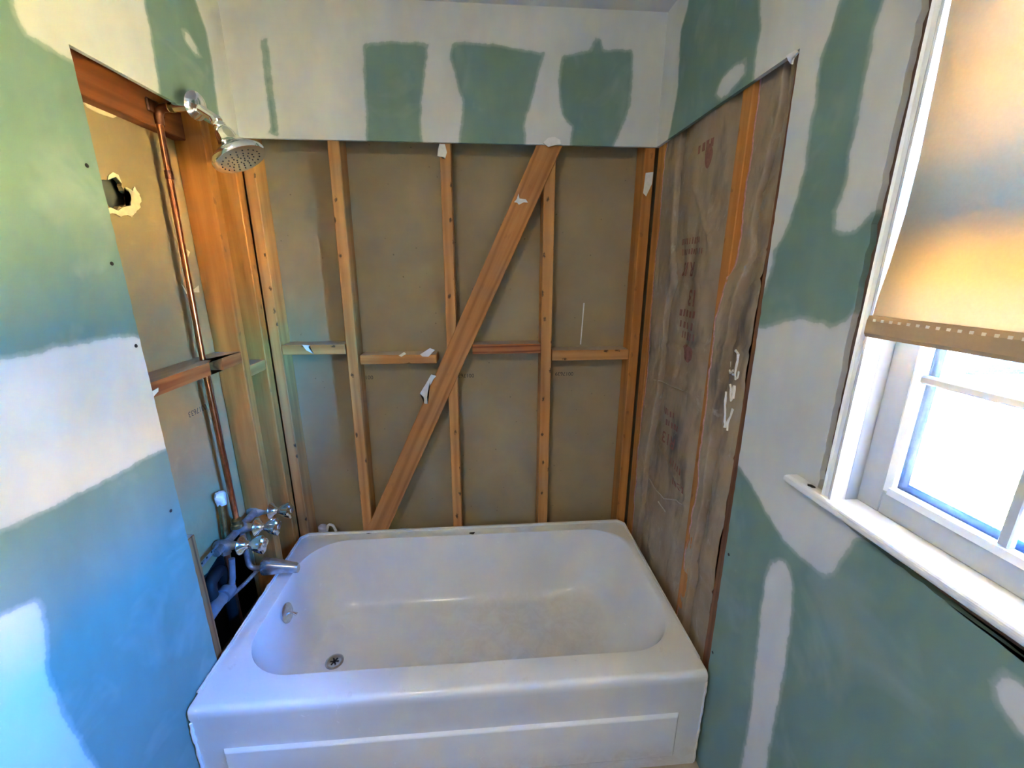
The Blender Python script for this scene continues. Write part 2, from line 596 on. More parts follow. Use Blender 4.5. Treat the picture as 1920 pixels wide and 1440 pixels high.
MAT['mortar'] = plain('pale_mortar', srgb(190, 180, 170), 0.9, var=0.1, nscale=30)

def brick_single():
    t = NT('red_brown_brick')
    oi = t.n('ShaderNodeObjectInfo')
    c = t.ramp(oi.outputs['Random'], [(0.0, srgb(70, 34, 30)), (0.4, srgb(84, 44, 38)), (0.75, srgb(98, 54, 44)), (1.0, srgb(72, 44, 44))])
    n = t.noise(t.coords(), 60, 4)
    t.set(Base_Color=t.mix(0.25, c, t.ramp(n, [(0.3, srgb(50, 30, 28)), (0.7, srgb(110, 76, 64))])), Roughness=0.9)
    return t.m
MAT['brick'] = brick_single()

def brick_far():
    t = NT('distant_brickwork')
    tc = t.n('ShaderNodeTexCoord')
    sx = t.n('ShaderNodeSeparateXYZ')
    t.l(tc.outputs['Object'], sx.inputs[0])
    cb = t.n('ShaderNodeCombineXYZ')
    t.l(t.math('ADD', sx.outputs[0], sx.outputs[1]), cb.inputs[0])
    t.l(sx.outputs[2], cb.inputs[1])
    b = t.n('ShaderNodeTexBrick')
    b.inputs['Scale'].default_value = 4.5
    b.inputs['Color1'].default_value = srgb(80, 46, 42)
    b.inputs['Color2'].default_value = srgb(62, 38, 36)
    b.inputs['Mortar'].default_value = srgb(110, 100, 92)
    t.l(cb.outputs[0], b.inputs['Vector'])
    t.set(Base_Color=b.outputs['Color'], Roughness=0.9)
    return t.m
MAT['brick_far'] = brick_far()
MAT['roof'] = plain('grey_roof_shingle', srgb(110, 104, 100), 0.9, var=0.25, nscale=8)

# ------------------------------------------------------------------ the room shell
ZC = 2.405          # ceiling height
ZT = 1.984          # lower edge of the cut-back drywall
XL, XR, YB = 0.012, 1.512, -0.013
YF = -2.7

tag(box('floor', -0.30, 1.64, YF-0.1, 0.25, -0.05, 0.0, MAT['floor']), 'beige bathroom floor in front of and under the bathtub', kind='structure')
tag(box('ceiling', -0.30, 1.70, YF-0.1, 0.25, ZC, ZC+0.06, MAT['ceiling']), 'pale grey ceiling along the top of the patched back wall', kind='structure')

def sdf(px, pz, poly):
    """signed distance (positive inside) of grid points to a polygon"""
    P = np.asarray(poly, float)
    d2 = np.full(px.shape, 1e9)
    inside = np.zeros(px.shape, bool)
    n = len(P)
    for i in range(n):
        a, b = P[i], P[(i+1) % n]
        e = b-a
        wx, wz = px-a[0], pz-a[1]
        t = np.clip((wx*e[0]+wz*e[1])/max(e@e, 1e-12), 0, 1)
        d2 = np.minimum(d2, (wx-t*e[0])**2+(wz-t*e[1])**2)
        c = ((a[1] > pz) != (b[1] > pz))
        with np.errstate(divide='ignore', invalid='ignore'):
            xi = (b[0]-a[0])*(pz-a[1])/(b[1]-a[1])+a[0]
        inside ^= c & (px < xi)
    d = np.sqrt(d2)
    return np.where(inside, d, -d)

GREEN = {
'back': [[(0.129,2.28),(0.152,2.284),(0.15,2.192),(0.147,2.098),(0.146,1.993),(0.106,1.996),(0.122,2.019),(0.124,2.113),(0.127,2.222)],[(0.461,2.279),(0.568,2.289),(0.684,2.284),(0.669,2.209),(0.652,2.128),(0.641,2.045),(0.643,1.942),(0.444,1.939),(0.454,2.122),(0.457,2.218)],[(0.762,2.29),(0.857,2.293),(1.083,2.272),(1.062,2.205),(1.036,2.113),(1.014,2.05),(1.023,1.95),(0.759,1.945),(0.785,2.052),(0.793,2.115),(0.771,2.18),(0.756,2.243)],[(1.143,2.265),(1.245,2.284),(1.258,2.319),(1.277,2.32),(1.289,2.289),(1.396,2.292),(1.4,2.215),(1.397,2.114),(1.374,2.045),(1.344,1.956),(1.178,1.952),(1.188,2.044),(1.146,2.082),(1.131,2.174)]],
'left': [[(-1.073,2.15),(-0.703,2.149),(-0.735,1.999),(-0.726,1.961),(-0.667,1.956),(-0.609,1.951),(-0.574,1.361),(-0.66,1.386),(-0.751,1.391),(-0.845,1.39),(-0.939,1.385),(-1.125,1.384),(-1.6,1.378),(-1.6,2.15)],[(-0.619,1.089),(-0.655,1.095),(-0.813,1.095),(-0.931,1.099),(-1.019,1.113),(-1.2,1.127),(-1.7,1.146),(-1.7,-0.5),(-0.5,-0.5)],[(-0.368,2.263),(-0.16,2.381),(-0.14,2.308),(-0.108,2.249),(-0.107,2.151),(-0.121,1.958),(-0.407,1.911),(-0.382,2.017),(-0.377,2.102),(-0.379,2.169)]],
'right': [[(-0.184,2.433),(-0.538,2.232),(-0.586,2.092),(-0.58,2.02),(-0.607,1.852),(-0.067,1.928),(-0.119,2.009),(-0.15,2.119),(-0.133,2.292),(-0.165,2.341)],[(-0.84,2.075),(-0.943,2.015),(-0.92,1.942),(-0.919,1.889),(-0.921,1.808),(-0.918,1.741),(-0.923,1.697),(-0.909,1.644),(-0.921,1.611),(-0.959,1.609),(-0.992,1.64),(-1.029,1.645),(-0.996,1.463),(-0.988,1.448),(-0.956,1.432),(-0.872,1.439),(-0.779,1.41),(-0.7,1.403),(-0.751,1.5),(-0.758,1.583),(-0.792,1.637),(-0.806,1.729),(-0.804,1.827),(-0.799,1.93),(-0.819,1.999)],[(-0.667,1.038),(-0.754,1.044),(-0.82,1.018),(-0.885,0.98),(-0.944,0.957),(-0.997,0.953),(-1.054,0.955),(-1.075,0.975),(-1.082,1.015),(-1.095,1.073),(-1.13,1.102),(-1.335,1.1),(-2.1,1.102),(-2.1,-0.4),(-0.861,-0.5),(-0.667,-0.5),(-0.687,0.308)]],
}
WHITE = {
'back': [],
'left': [[(-1.092,0.973),(-1.047,0.961),(-1.005,0.95),(-1.009,0.893),(-1.031,0.81),(-1.03,0.695),(-1.01,0.508),(-1.01,0.252),(-1.203,0.246),(-1.132,0.887)],[(-0.232,2.189),(-0.211,2.199),(-0.184,2.183),(-0.162,2.165),(-0.192,2.155),(-0.225,2.17)]],
'right': [[(-0.408,2.023),(-0.439,2.046),(-0.487,2.05),(-0.539,2.043),(-0.541,2.015),(-0.49,2.001),(-0.441,1.996)],[(-0.916,0.83),(-0.923,0.872),(-0.942,0.896),(-0.968,0.903),(-0.99,0.879),(-1.002,0.807),(-1.015,0.672),(-1.022,0.519),(-1.028,0.371),(-1.058,0.119),(-0.972,-0.057),(-0.957,0.258),(-0.953,0.459),(-0.933,0.659),(-0.92,0.775)],[(-1.329,1.011),(-1.333,1.031),(-1.349,1.035),(-1.374,1.029),(-1.399,0.988),(-1.387,0.978),(-1.358,0.979),(-1.34,0.988)]],
}

def lines(breaks, step):
    out = [breaks[0]]
    for a, b in zip(breaks[:-1], breaks[1:]):
        n = max(1, round(abs(b-a)/step))
        out += [a+(b-a)*i/n for i in range(1, n+1)]
    return out

def drywall(name, side, us, vs, skip, to_world, thick, shift=None, step=0.016):
    """a board in the (u, z) plane with cut-outs, 12 mm thick; the 'mud' attribute says where joint compound lies"""
    us, vs = lines(us, step), lines(vs, step)
    nu, nv = len(us), len(vs)
    UU, VV = np.meshgrid(np.array(us), np.array(vs), indexing='ij')
    keep = np.zeros((nu-1, nv-1), bool)
    for i in range(nu-1):
        for j in range(nv-1):
            keep[i, j] = not skip((us[i]+us[i+1])/2, (vs[j]+vs[j+1])/2)
    g = np.full(UU.shape, -1.0)
    for p in GREEN[side]:
        g = np.maximum(g, sdf(UU, VV, p))
    for p in WHITE[side]:
        g = np.minimum(g, -sdf(UU, VV, p))
    mud = np.clip(0.5-g/0.055, 0, 1)
    idx, V, M, F = {}, [], [], []
    def vid(i, j):
        if (i, j) not in idx:
            idx[(i, j)] = len(V)
            u, v = UU[i, j], VV[i, j]
            if shift:
                u, v = shift(u, v)
            V.append((u, v, 0.0))
            M.append(mud[i, j])
        return idx[(i, j)]
    E = {}
    for i in range(nu-1):
        for j in range(nv-1):
            if keep[i, j]:
                q = (vid(i, j), vid(i+1, j), vid(i+1, j+1), vid(i, j+1))
                F.append(q)
                for a, b in zip(q, q[1:]+q[:1]):
                    if (b, a) in E: del E[(b, a)]
                    else: E[(a, b)] = 1
    n0 = len(V)
    back = {}
    def bid(a):
        if a not in back:
            back[a] = len(V)
            V.append((V[a][0], V[a][1], 1.0))
            M.append(M[a])
        return back[a]
    for (a, b) in list(E):
        F.append((b, a, bid(a), bid(b)))
    # back sheet (one coarse sheet is enough: same cells)
    for q in list(F[:int(keep.sum())]):
        F.append(tuple(bid(a) for a in q[::-1]))
    W_ = [to_world(u, v, w*thick) for (u, v, w) in V]
    me = bpy.data.meshes.new(name)
    me.from_pydata(W_, [], F)
    at = me.attributes.new('mud', 'FLOAT', 'POINT')
    at.data.foreach_set('value', np.array(M, np.float32))
    me.update()
    bm = bmesh.new()
    bm.from_mesh(me)
    bmesh.ops.recalc_face_normals(bm, faces=bm.faces)
    bm.to_mesh(me)
    bm.free()
    return link_mesh(name, me, MAT['drywall'])

def jag(a, s=60, amp=0.002):
    return amp*(noise.noise(Vector((a*s, 1.7, 3.1))) + 0.6*noise.noise(Vector((a*s*3, 4.7, 9.1))))

wall_back = drywall('wall_back', 'back', [0.0, 1.524], [ZT, ZC], lambda u, v: False,
                    lambda u, v, w: (u, YB+w, v), 0.0125, step=0.012)
tag(wall_back, 'white joint compound with grey-green board patches above the open stud bays', kind='structure')

YL = -0.636
def left_shift(u, v):
    if abs(u-YL) < 1e-6 and v < ZT+1e-6: return (u+jag(v), v)
    return (u, v)
wall_left = drywall('wall_left', 'left', [YF, YL, YB], [0.0, ZT, ZC],
                    lambda u, v: u > YL and v < ZT, lambda u, v, w: (XL-w, u, v), 0.012, left_shift)
tag(wall_left, 'green drywall panel with white joint compound band beside the open shower wall', kind='structure')

YR = -0.748
YW0, YW1, ZW0, ZW1 = -0.9945, -1.70, 1.088, 2.13      # rough window cut-out in the drywall
def right_shift(u, v):
    if abs(u-YR) < 1e-6 and v < ZT+1e-6:
        return (-0.735-0.028*(ZT-v)/1.6+jag(v), v)
    if abs(u-YW0) < 1e-6 and ZW0 < v < ZW1:
        return (u-0.006*max(0, 1.35-v)/0.2+jag(v, 45, 0.0045), v)
    if abs(v-ZW0) < 1e-6 and YW1 < u < YW0:
        return (u, v-0.022*(YW0-u)/0.35+jag(u, 50, 0.003))
    return (u, v)
wall_right = drywall('wall_right', 'right', [YF, YW1, YW0, YR, YB], [0.0, ZW0, ZT, ZW1, ZC],
                     lambda u, v: (u > YR and v < ZT) or (YW1 < u < YW0 and ZW0 < v < ZW1),
                     lambda u, v, w: (XR+w, u, v), 0.012, right_shift)
tag(wall_right, 'green drywall with grey joint compound strips around the window', kind='structure')

tag(box('wall_front', -0.30, 1.64, YF-0.1, YF, 0, ZC, MAT['room']), 'off-white painted wall behind the viewer', kind='structure')
# backs of the neighbouring rooms' boards, seen between the studs
tag(box('wall_rear_lining', -0.30, 1.64, 0.089, 0.13, 0, ZC, MAT['lining']), 'grey-tan backing board seen between the studs behind the bathtub', kind='structure')

HOLE = [(-0.536,1.751),(-0.517,1.753),(-0.49,1.756),(-0.461,1.769),(-0.445,1.756),(-0.444,1.739),(-0.427,1.732),(-0.436,1.706),(-0.463,1.698),(-0.482,1.687),(-0.502,1.692),(-0.519,1.7),(-0.534,1.734)]
def ragged(pts, k=4, amp=0.004, seed=0.0):
    out = []
    for i, a in enumerate(pts):
        b = pts[(i+1) % len(pts)]
        for j in range(k):
            t = j/k
            y, z = a[0]+(b[0]-a[0])*t, a[1]+(b[1]-a[1])*t
            out.append((y+amp*noise.noise(Vector((y*90, z*90, seed)))*(1 if j else 0.5), z+amp*noise.noise(Vector((y*90, z*90, seed+7)))*(1 if j else 0.5)))
    return out
HOLE = ragged(HOLE, 3, 0.006, 1.0)
def lining_left():
    bm = bmesh.new()
    outer = [(YF-0.05, 0), (0.1, 0), (0.1, ZC), (YF-0.05, ZC)]
    def ring(pts):
        vv = [bm.verts.new((-0.089, y, z)) for y, z in pts]
        return vv, [bm.edges.new((vv[i], vv[(i+1) % len(vv)])) for i in range(len(vv))]
    va, ea = ring(outer)
    vb, eb = ring(HOLE)
    vc, ec = ring([(-0.572, 0.04), (-0.209, 0.04), (-0.209, 0.585), (-0.26, 0.60), (-0.33, 0.585), (-0.40, 0.575), (-0.46, 0.56), (-0.53, 0.575), (-0.572, 0.55)])
    bmesh.ops.triangle_fill(bm, edges=ea+eb+ec, use_beauty=True)
    r = bmesh.ops.extrude_face_region(bm, geom=list(bm.faces))
    for v in [g for g in r['geom'] if isinstance(g, bmesh.types.BMVert)]:
        v.co.x -= 0.012
    return from_bm('wall_left_lining', bm, MAT['lining_left'])
wll = tag(lining_left(), 'tan backing board with a broken hole behind the copper riser', kind='structure')
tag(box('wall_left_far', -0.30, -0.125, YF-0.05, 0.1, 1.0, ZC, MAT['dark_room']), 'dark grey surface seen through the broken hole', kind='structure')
tag(box('wall_left_void', -0.30, -0.27, YF-0.05, 0.1, 0, 1.0, MAT['void']), 'cavity behind the tub plumbing with its shade painted dark', kind='structure')
TORN = [(-0.441,1.747),(-0.404,1.754),(-0.393,1.729),(-0.41,1.699),(-0.44,1.675),(-0.475,1.673),(-0.506,1.677),(-0.519,1.685),(-0.502,1.692),(-0.482,1.687),(-0.463,1.698),(-0.436,1.706),(-0.427,1.732)]
TORN = ragged(TORN[:8], 5, 0.010, 2.0)[:-4] + [(y+0.001, z-0.001) for y, z in TORN[8:]]
o = prism('torn_edge', TORN, 0, -0.089, -0.086, MAT['torn_paper'], wll)
o['label'] = 'cream torn paper rim around the broken hole'
prism('torn_edge', [(-0.49,1.757),(-0.461,1.770),(-0.447,1.757),(-0.452,1.776),(-0.468,1.779),(-0.484,1.768)], 0, -0.089, -0.0865, MAT['torn_paper'], wll)
o = prism('torn_edge', [(-0.51,1.923),(-0.488,1.925),(-0.45,1.923),(-0.408,1.926),(-0.428,1.913),(-0.47,1.91),(-0.498,1.914)], 0, -0.089, -0.085, MAT['torn_paper'], wll)
prism('torn_edge', [(-0.251,1.606),(-0.232,1.594),(-0.247,1.577),(-0.251,1.588)], 0, -0.089, -0.087, MAT['torn_paper'], wll)
prism('torn_edge', [(-0.299,1.496),(-0.282,1.47),(-0.261,1.474),(-0.222,1.489),(-0.225,1.467),(-0.257,1.469),(-0.289,1.466)], 0, -0.089, -0.087, MAT['torn_paper'], wll)

# screw heads along the cut edges
for y, z in ((-0.665, 1.753), (-0.663, 1.553), (-0.652, 1.363), (-0.669, 0.924)):
    lathe('screw', [(0.0045, 0), (0.0045, 0.0008), (0.002, 0.0012)], (XL, y, z), (1, 0, 0), MAT['screw'], wall_left, n=10)
for y, z in ((-0.772, 0.782), (-0.772, 0.44)):
    lathe('screw', [(0.004, 0), (0.004, 0.0008), (0.002, 0.0012)], (XR, y, z), (-1, 0, 0), MAT['screw'], wall_right, n=10)

# stamped numbers on the backing boards (upside down)
def stamp(body, size, org, xdir, ydir, mat, parent, wdir, name='stamped_number'):
    V, F = text_mesh(body, size)
    o_, X, Y = Vector(org), Vector(xdir), Vector(ydir)
    return mesh(name, [o_+X*v[0]+Y*v[1] for v in V], F, mat, parent)
wrl = bpy.data.objects['wall_rear_lining']
for cx in (0.326, 0.765, 1.212):
    stamp('0017639', 0.024, (cx, 0.0885, 1.088), (-1, 0, 0.02), (0, 0, -1), MAT['ink'], wrl, 1)
stamp('0017633', 0.026, (-0.0885, -0.346, 1.096), (0, -1, 0), (0, 0, -1), MAT['ink'], wll, 0)

# outer sheathing of the window wall, with the window hole
bmx = bmesh.new()
for (y0, y1, z0, z1) in ((-1.05, 0.25, -0.05, ZC), (YF-0.1, -1.642, -0.05, ZC), (-1.642, -1.05, -0.05, 1.10), (-1.642, -1.05, 2.06, ZC)):
    b2 = box_bm(1.622, 1.66, y0, y1, z0, z1)
    me_ = bpy.data.meshes.new('tmp')
    b2.to_mesh(me_)
    b2.free()
    bmx.from_mesh(me_)
    bpy.data.meshes.remove(me_)
tag(from_bm('wall_outside', bmx, MAT['pine_dark']), 'outer sheathing of the window wall', kind='structure')

# ------------------------------------------------------------------ framing lumber
def stud(x0, x1, z0, z1, label, mat, w=0.04, y=0.0, d=0.0885, name='wall_stud', grp='studs of the wall behind the bathtub'):
    o = lumber(name, (x0, y, z0), (x1, y, z1), (1, 0, 0), w, d, MAT[mat])
    return tag(o, label, 'wall stud', grp)

stud(0.0215, 0.0215, 0, ZC, 'corner stud of the back wall beside the dark gap, behind the shower head', 'pine')
s1 = stud(0.2985, 0.331, 0, ZC, 'stained stud left of the diagonal brace, its foot meeting the brace', 'pine', 0.041)
s2 = stud(0.712, 0.725, 0, ZC, 'narrow reddish stud crossed by the middle of the diagonal brace', 'pine', 0.040, y=0.002, d=0.0865)
s3 = stud(1.1165, 1.1105, 0, ZC, 'stud right of the diagonal brace, under its top end', 'pine', 0.044, y=0.002, d=0.0865)
s4 = stud(1.494, 1.494, 0, ZC, 'corner stud of the back wall next to the paper insulation', 'pine_warm', 0.040)

# diagonal brace let into the studs
dx, dz = 0.748/1.575, 1.0
brace = lumber('diagonal_brace', (0.3555-dx*0.30, -0.005, 0.10), (1.1035+dx*0.20, -0.005, 2.175), (1, 0, 0), 0.089, 0.019, MAT['pine_brace'])
tag(brace, 'long diagonal brown board running across the studs', 'brace')

def block(x0, x1, z0, z1, label, mat='pine', y0=0.0, y1=0.0885):
    zc = (z0+z1)/2
    o = lumber('blocking', (x1, y0, zc), (x0, y0, zc), (0, 0, 1), z1-z0, y1-y0, MAT[mat])
    return tag(o, label, 'wood block', 'horizontal blocks between the back wall studs')
def block2(x0, x1, z0, z1, label, mat, y0=0.0, y1=0.0885):
    zc = (z0+z1)/2
    o = lumber('blocking', (x0, y0, zc), (x1, y0, zc), (0, 0, -1), z1-z0, y1-y0, MAT[mat])
    return tag(o, label, 'wood block', 'horizontal blocks between the back wall studs')
block2(0.043, 0.290, 1.208, 1.248, 'short horizontal block in the bay next to the left corner stud', 'pine')
block2(0.343, 0.655, 1.163, 1.201, 'horizontal block left of the diagonal brace, dusty on top', 'pine', 0.004)
block2(0.803, 1.090, 1.201, 1.241, 'horizontal reddish block right of the diagonal brace', 'pine_red')
block2(1.140, 1.472, 1.167, 1.211, 'horizontal block in the rightmost bay of the back wall', 'pine', 0.004)

# left wall studs (faces at x = 0)
def lstud(y0, y1, z0, z1, label, mat, x=0.0, d=0.0885):
    yc = (y0+y1)/2
    o = lumber('wall_stud', (x, yc, z0), (x, yc, z1), (0, 1, 0), abs(y1-y0), d, MAT[mat])
    return tag(o, label, 'wall stud', 'studs of the shower wall')
lstud(-0.205, -0.163, 0, ZC, 'orange pine stud next to the copper riser, broad side showing', 'pine_warm')
lstud(-0.048, -0.004, 0, ZC, 'orange pine stud in the left corner, facing the shower head', 'pine_warm')
lstud(-0.652, -0.592, 0.0, 0.80, 'short stud end at the foot of the green left drywall, beside the pipes', 'pine_red')

MAT['header'] = wood('fir_painted_shade', srgb(150, 88, 48), srgb(128, 70, 36), srgb(92, 46, 22), ring=0.4, spots=0.0)  # wood colour darkened to paint in the shade under the drywall edge
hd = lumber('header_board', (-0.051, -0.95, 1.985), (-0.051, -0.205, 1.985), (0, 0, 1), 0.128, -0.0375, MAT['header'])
tag(hd, 'horizontal header behind the shower arm, shade painted into its orange wood', 'header')

# notched block behind the riser
nb = prism('notched_blocking', [(0.0, -0.86), (0.0, -0.383), (-0.066, -0.383), (-0.066, -0.318), (0.0, -0.318), (0.0, -0.207), (-0.0885, -0.207), (-0.0885, -0.86)],
           2, -0.0195, 0.0195, MAT['pine_red'], None, 0.0)
# rotate so that the grain runs along the block: rebuild in a frame with local z along world y
def notched():
    bpy.data.objects.remove(nb)
    pts = [(0.0, -0.86), (0.0, -0.383), (-0.066, -0.383), (-0.066, -0.318), (0.0, -0.318), (0.0, -0.207), (-0.0885, -0.207), (-0.0885, -0.86)]
    bm = bmesh.new()
    A = [bm.verts.new((p[0], -0.0195, p[1])) for p in pts]
    B = [bm.verts.new((p[0], 0.0195, p[1])) for p in pts]
    bm.faces.new(A)
    bm.faces.new(B[::-1])
    for i in range(len(pts)):
        j = (i+1) % len(pts)
        bm.faces.new((A[i], B[i], B[j], A[j]))
    bmesh.ops.triangulate(bm, faces=[f for f in bm.faces if len(f.verts) > 4])
    o = from_bm('notched_blocking', bm, MAT['pine_red'])
    # local x -> world x, local y -> world -z, local z -> world y
    o.matrix_world = Matrix(((1, 0, 0, 0), (0, 0, 1, 0), (0, -1, 0, 1.243), (0, 0, 0, 1)))
    return tag(o, 'red-grained horizontal block notched around the copper riser', 'wood block')
notched()
nb2 = lumber('blocking', (-0.002, -0.161, 1.182), (-0.002, -0.05, 1.182), (0, 0, 1), 0.04, -0.086, MAT['pine'])
tag(nb2, 'small block between the two corner studs of the shower wall', 'wood block')

# right wall studs (faces at x = 1.524)
def rstud(y0, y1, z0, z1, label, mat, x=1.524, d=0.095):
    yc = (y0+y1)/2
    o = lumber('wall_stud', (x, yc, z0), (x, yc, z1), (0, -1, 0), abs(y1-y0), d, MAT[mat])
    return tag(o, label, 'wall stud', 'studs of the insulated wall')
rstud(-0.062, -0.004, 0, ZC, 'orange stud at the right corner beside the paper insulation edge', 'pine_warm')
rstud(-0.568, -0.524, 0, ZC, 'orange stud between the two strips of paper insulation', 'pine_warm')
rstud(-0.80, -0.712, 0, ZC, 'brown stud behind the jagged edge of the right drywall', 'pine_dark')

# ------------------------------------------------------------------ insulation batts
def lerp_tab(tab, z):
    tab = sorted(tab)
    if z <= tab[0][0]: return tab[0][1]
    for (a, va), (b, vb) in zip(tab[:-1], tab[1:]):
        if z <= b: return va+(vb-va)*(z-a)/(b-a)
    return tab[-1][1]
def sstep(a, b, x):
    t = max(0.0, min(1.0, (x-a)/(b-a)))
    return t*t*(3-2*t)
CR1 = [(0.0, -0.12), (0.5, -0.135), (0.72, -0.142), (0.93, -0.172), (1.16, -0.198), (1.36, -0.195), (1.5, -0.225), (1.55, -0.215), (1.63, -0.188), (1.77, -0.174), (2.0, -0.165)]
CR2 = [(0.0, -0.60), (0.39, -0.592), (0.66, -0.584), (0.85, -0.600), (1.10, -0.606), (1.33, -0.608), (1.46, -0.618), (1.55, -0.640), (1.66, -0.612), (1.73, -0.622), (1.85, -0.66), (2.1, -0.665)]
WR1 = [((-0.175, 0.699), (-0.354, 0.705)), ((-0.354, 0.705), (-0.50, 0.77)), ((-0.161, 1.12), (-0.485, 1.156)), ((-0.178, 1.264), (-0.496, 1.313)),
       ((-0.22, 1.53), (-0.48, 1.50)), ((-0.30, 1.80), (-0.44, 1.62)), ((-0.18, 1.86), (-0.30, 1.93)), ((-0.2, 0.9), (-0.45, 0.80)), ((-0.15, 0.55), (-0.3, 0.40))]
WR2 = [((-0.57, 1.52), (-0.73, 1.60)), ((-0.60, 1.46), (-0.73, 1.53)), ((-0.58, 1.33), (-0.73, 1.345)), ((-0.6, 1.02), (-0.73, 1.05)), ((-0.6, 0.62), (-0.73, 0.60)), ((-0.64, 1.72), (-0.73, 1.78))]
def seg_d(y, z, s):
    (ay, az), (by, bz) = s
    ey, ez = by-ay, bz-az
    t = max(0, min(1, ((y-ay)*ey+(z-az)*ez)/(ey*ey+ez*ez)))
    return math.hypot(y-ay-t*ey, z-az-t*ez)
def surf1(y, z):
    c = lerp_tab(CR1, z)
    x = 1.531
    if y > c:      # flange lying towards the corner stud
        k = (y-c)/max(0.02, -0.075-c)
        x = 1.529-0.006*min(1, k)
    else:
        x = 1.544-0.014*sstep(c, c-0.12, y)+0.010*sstep(-0.42, -0.52, y)
    x += 0.026*math.exp(-((y-c)/0.0045)**2)
    x += 0.007*noise.noise(Vector((y*7, z*3.0, 2.2)))+0.006*noise.noise(Vector((y*18, z*11, 5.5)))+0.003*abs(noise.noise(Vector((y*40, z*30, 1.5))))
    for s in WR1:
        x -= 0.006*math.exp(-(seg_d(y, z, s)/0.007)**2)
    return x
def surf2(y, z):
    c = lerp_tab(CR2, z)
    up = sstep(1.50, 1.60, z - (y+0.64)*-0.30)
    if y > c:
        x = 1.519 + 0.020*up
    else:
        x = 1.540-0.016*sstep(c, c-0.07, y)+0.008*up
    x += 0.028*math.exp(-((y-c)/0.004)**2)
    x += 0.006*noise.noise(Vector((y*8, z*3.4, 8.2)))+0.006*noise.noise(Vector((y*20, z*12, 1.5)))+0.003*abs(noise.noise(Vector((y*44, z*33, 2.5))))
    for s in WR2:
        x -= 0.006*math.exp(-(seg_d(y, z, s)/0.007)**2)
    return x
def batt(surf, y0, y1, edge, label):
    root = empty('insulation_batt', (1.56, (y0+y1)/2, 0.0))
    tag(root, label, 'insulation', 'paper-faced insulation batts')
    n, m = 150, 230
    V, F = [], []
    for j in range(m+1):
        z = 2.2*j/m
        e0 = edge(z)
        for i in range(n+1):
            y = e0+(y1-e0)*i/n
            V.append((surf(y, z), y, z))
    for j in range(m):
        for i in range(n):
            a = j*(n+1)+i
            F.append((a, a+1, a+n+2, a+n+1))
    p = mesh('kraft_paper', V, F, MAT['kraft'], root, True)
    sol = p.modifiers.new('thick', 'SOLIDIFY')
    sol.thickness = 0.0015
    sol.offset = 0
    # pink fibre showing along the torn edge
    V, F = [], []
    for j in range(m+1):
        z = 2.2*j/m
        e0 = edge(z)+0.003
        a = 0.006+0.008*abs(noise.noise(Vector((z*30, 0.3, 1.0))))
        xs = surf(edge(z), z)
        for (dy, dxx) in ((-0.006, 0.004), (a*0.5, -0.001), (a, 0.006), (-0.006, 0.05)):
            V.append((min(1.60, xs+dxx), e0+dy, z))
    for j in range(m):
        for k in range(4):
            F.append((j*4+k, j*4+(k+1) % 4, (j+1)*4+(k+1) % 4, (j+1)*4+k))
    q = mesh('glass_fibre', V, F, MAT['pink'], root, True)
    q['label'] = 'pink glass fibre fluff along the paper edge'
    return root
def edge1(z):
    return -0.078+0.010*noise.noise(Vector((z*9, 3.3, 0)))-0.004*noise.noise(Vector((z*35, 7.3, 0)))
def edge2(z):
    e = lerp_tab([(0, -0.545), (0.6, -0.545), (0.85, -0.565), (1.1, -0.562), (1.3, -0.558), (1.40, -0.552), (1.47, -0.565), (1.53, -0.575), (2.2, -0.575)], z)
    return e+0.004*noise.noise(Vector((z*26, 5.3, 0)))+0.003*noise.noise(Vector((z*70, 1.3, 0)))
b1 = batt(surf1, -0.08, -0.522, edge1, 'wide strip of printed brown paper insulation nearest the corner')
b2 = batt(surf2, -0.56, -0.7115, edge2, 'narrow strip of brown paper insulation beside the drywall edge, smeared white')

def print_on(surf, parent, body, size, yc, zc, bold=True, squash=1.0):
    V, F = text_mesh(body, size, bold)
    # printed upside down: reading direction runs towards +y seen from the room, turned by half a turn
    W_ = [(surf(yc+v[0], zc-v[1]*squash)-0.0022, yc+v[0], zc-v[1]*squash) for v in V]
    o = mesh('red_print', W_, F, MAT['redink'], parent)
    return o
def bars(surf, parent, yc, zc, w, h, n, seed):
    """a line of print too faint to read: separate strokes"""
    rr = random.Random(seed)
    V, F = [], []
    for i in range(n):
        y0 = yc+w/2-w*i/n
        y1 = y0-w/n*rr.uniform(0.35, 0.75)
        z0, z1 = zc-h/2*rr.uniform(0.7, 1), zc+h/2*rr.uniform(0.7, 1)
        k = len(V)
        for (y, z) in ((y0, z0), (y1, z0), (y1, z1), (y0, z1)):
            V.append((surf(y, z)-0.0022, y, z))
        F.append((k, k+1, k+2, k+3))
    return mesh('red_print', V, F, MAT['redink'], parent)
print_on(surf1, b1, 'R13', 0.062, -0.320, 1.545)
print_on(surf1, b1, '13', 0.072, -0.378, 1.455)
print_on(surf1, b1, 'R13', 0.062, -0.315, 0.93)
for k, (y, z, w, h, n) in enumerate(((-0.32, 1.632, 0.13, 0.022, 9), (-0.335, 1.598, 0.15, 0.022, 11), (-0.36, 1.40, 0.13, 0.026, 5), (-0.365, 1.362, 0.12, 0.026, 4), (-0.385, 1.328, 0.10, 0.03, 5),
                                     (-0.30, 1.03, 0.09, 0.026, 5), (-0.33, 0.99, 0.09, 0.026, 5), (-0.40, 0.86, 0.10, 0.03, 5), (-0.43, 0.80, 0.09, 0.03, 4), (-0.36, 1.90, 0.10, 0.03, 4))):
    bars(surf1, b1, y, z, w, h, n, k)
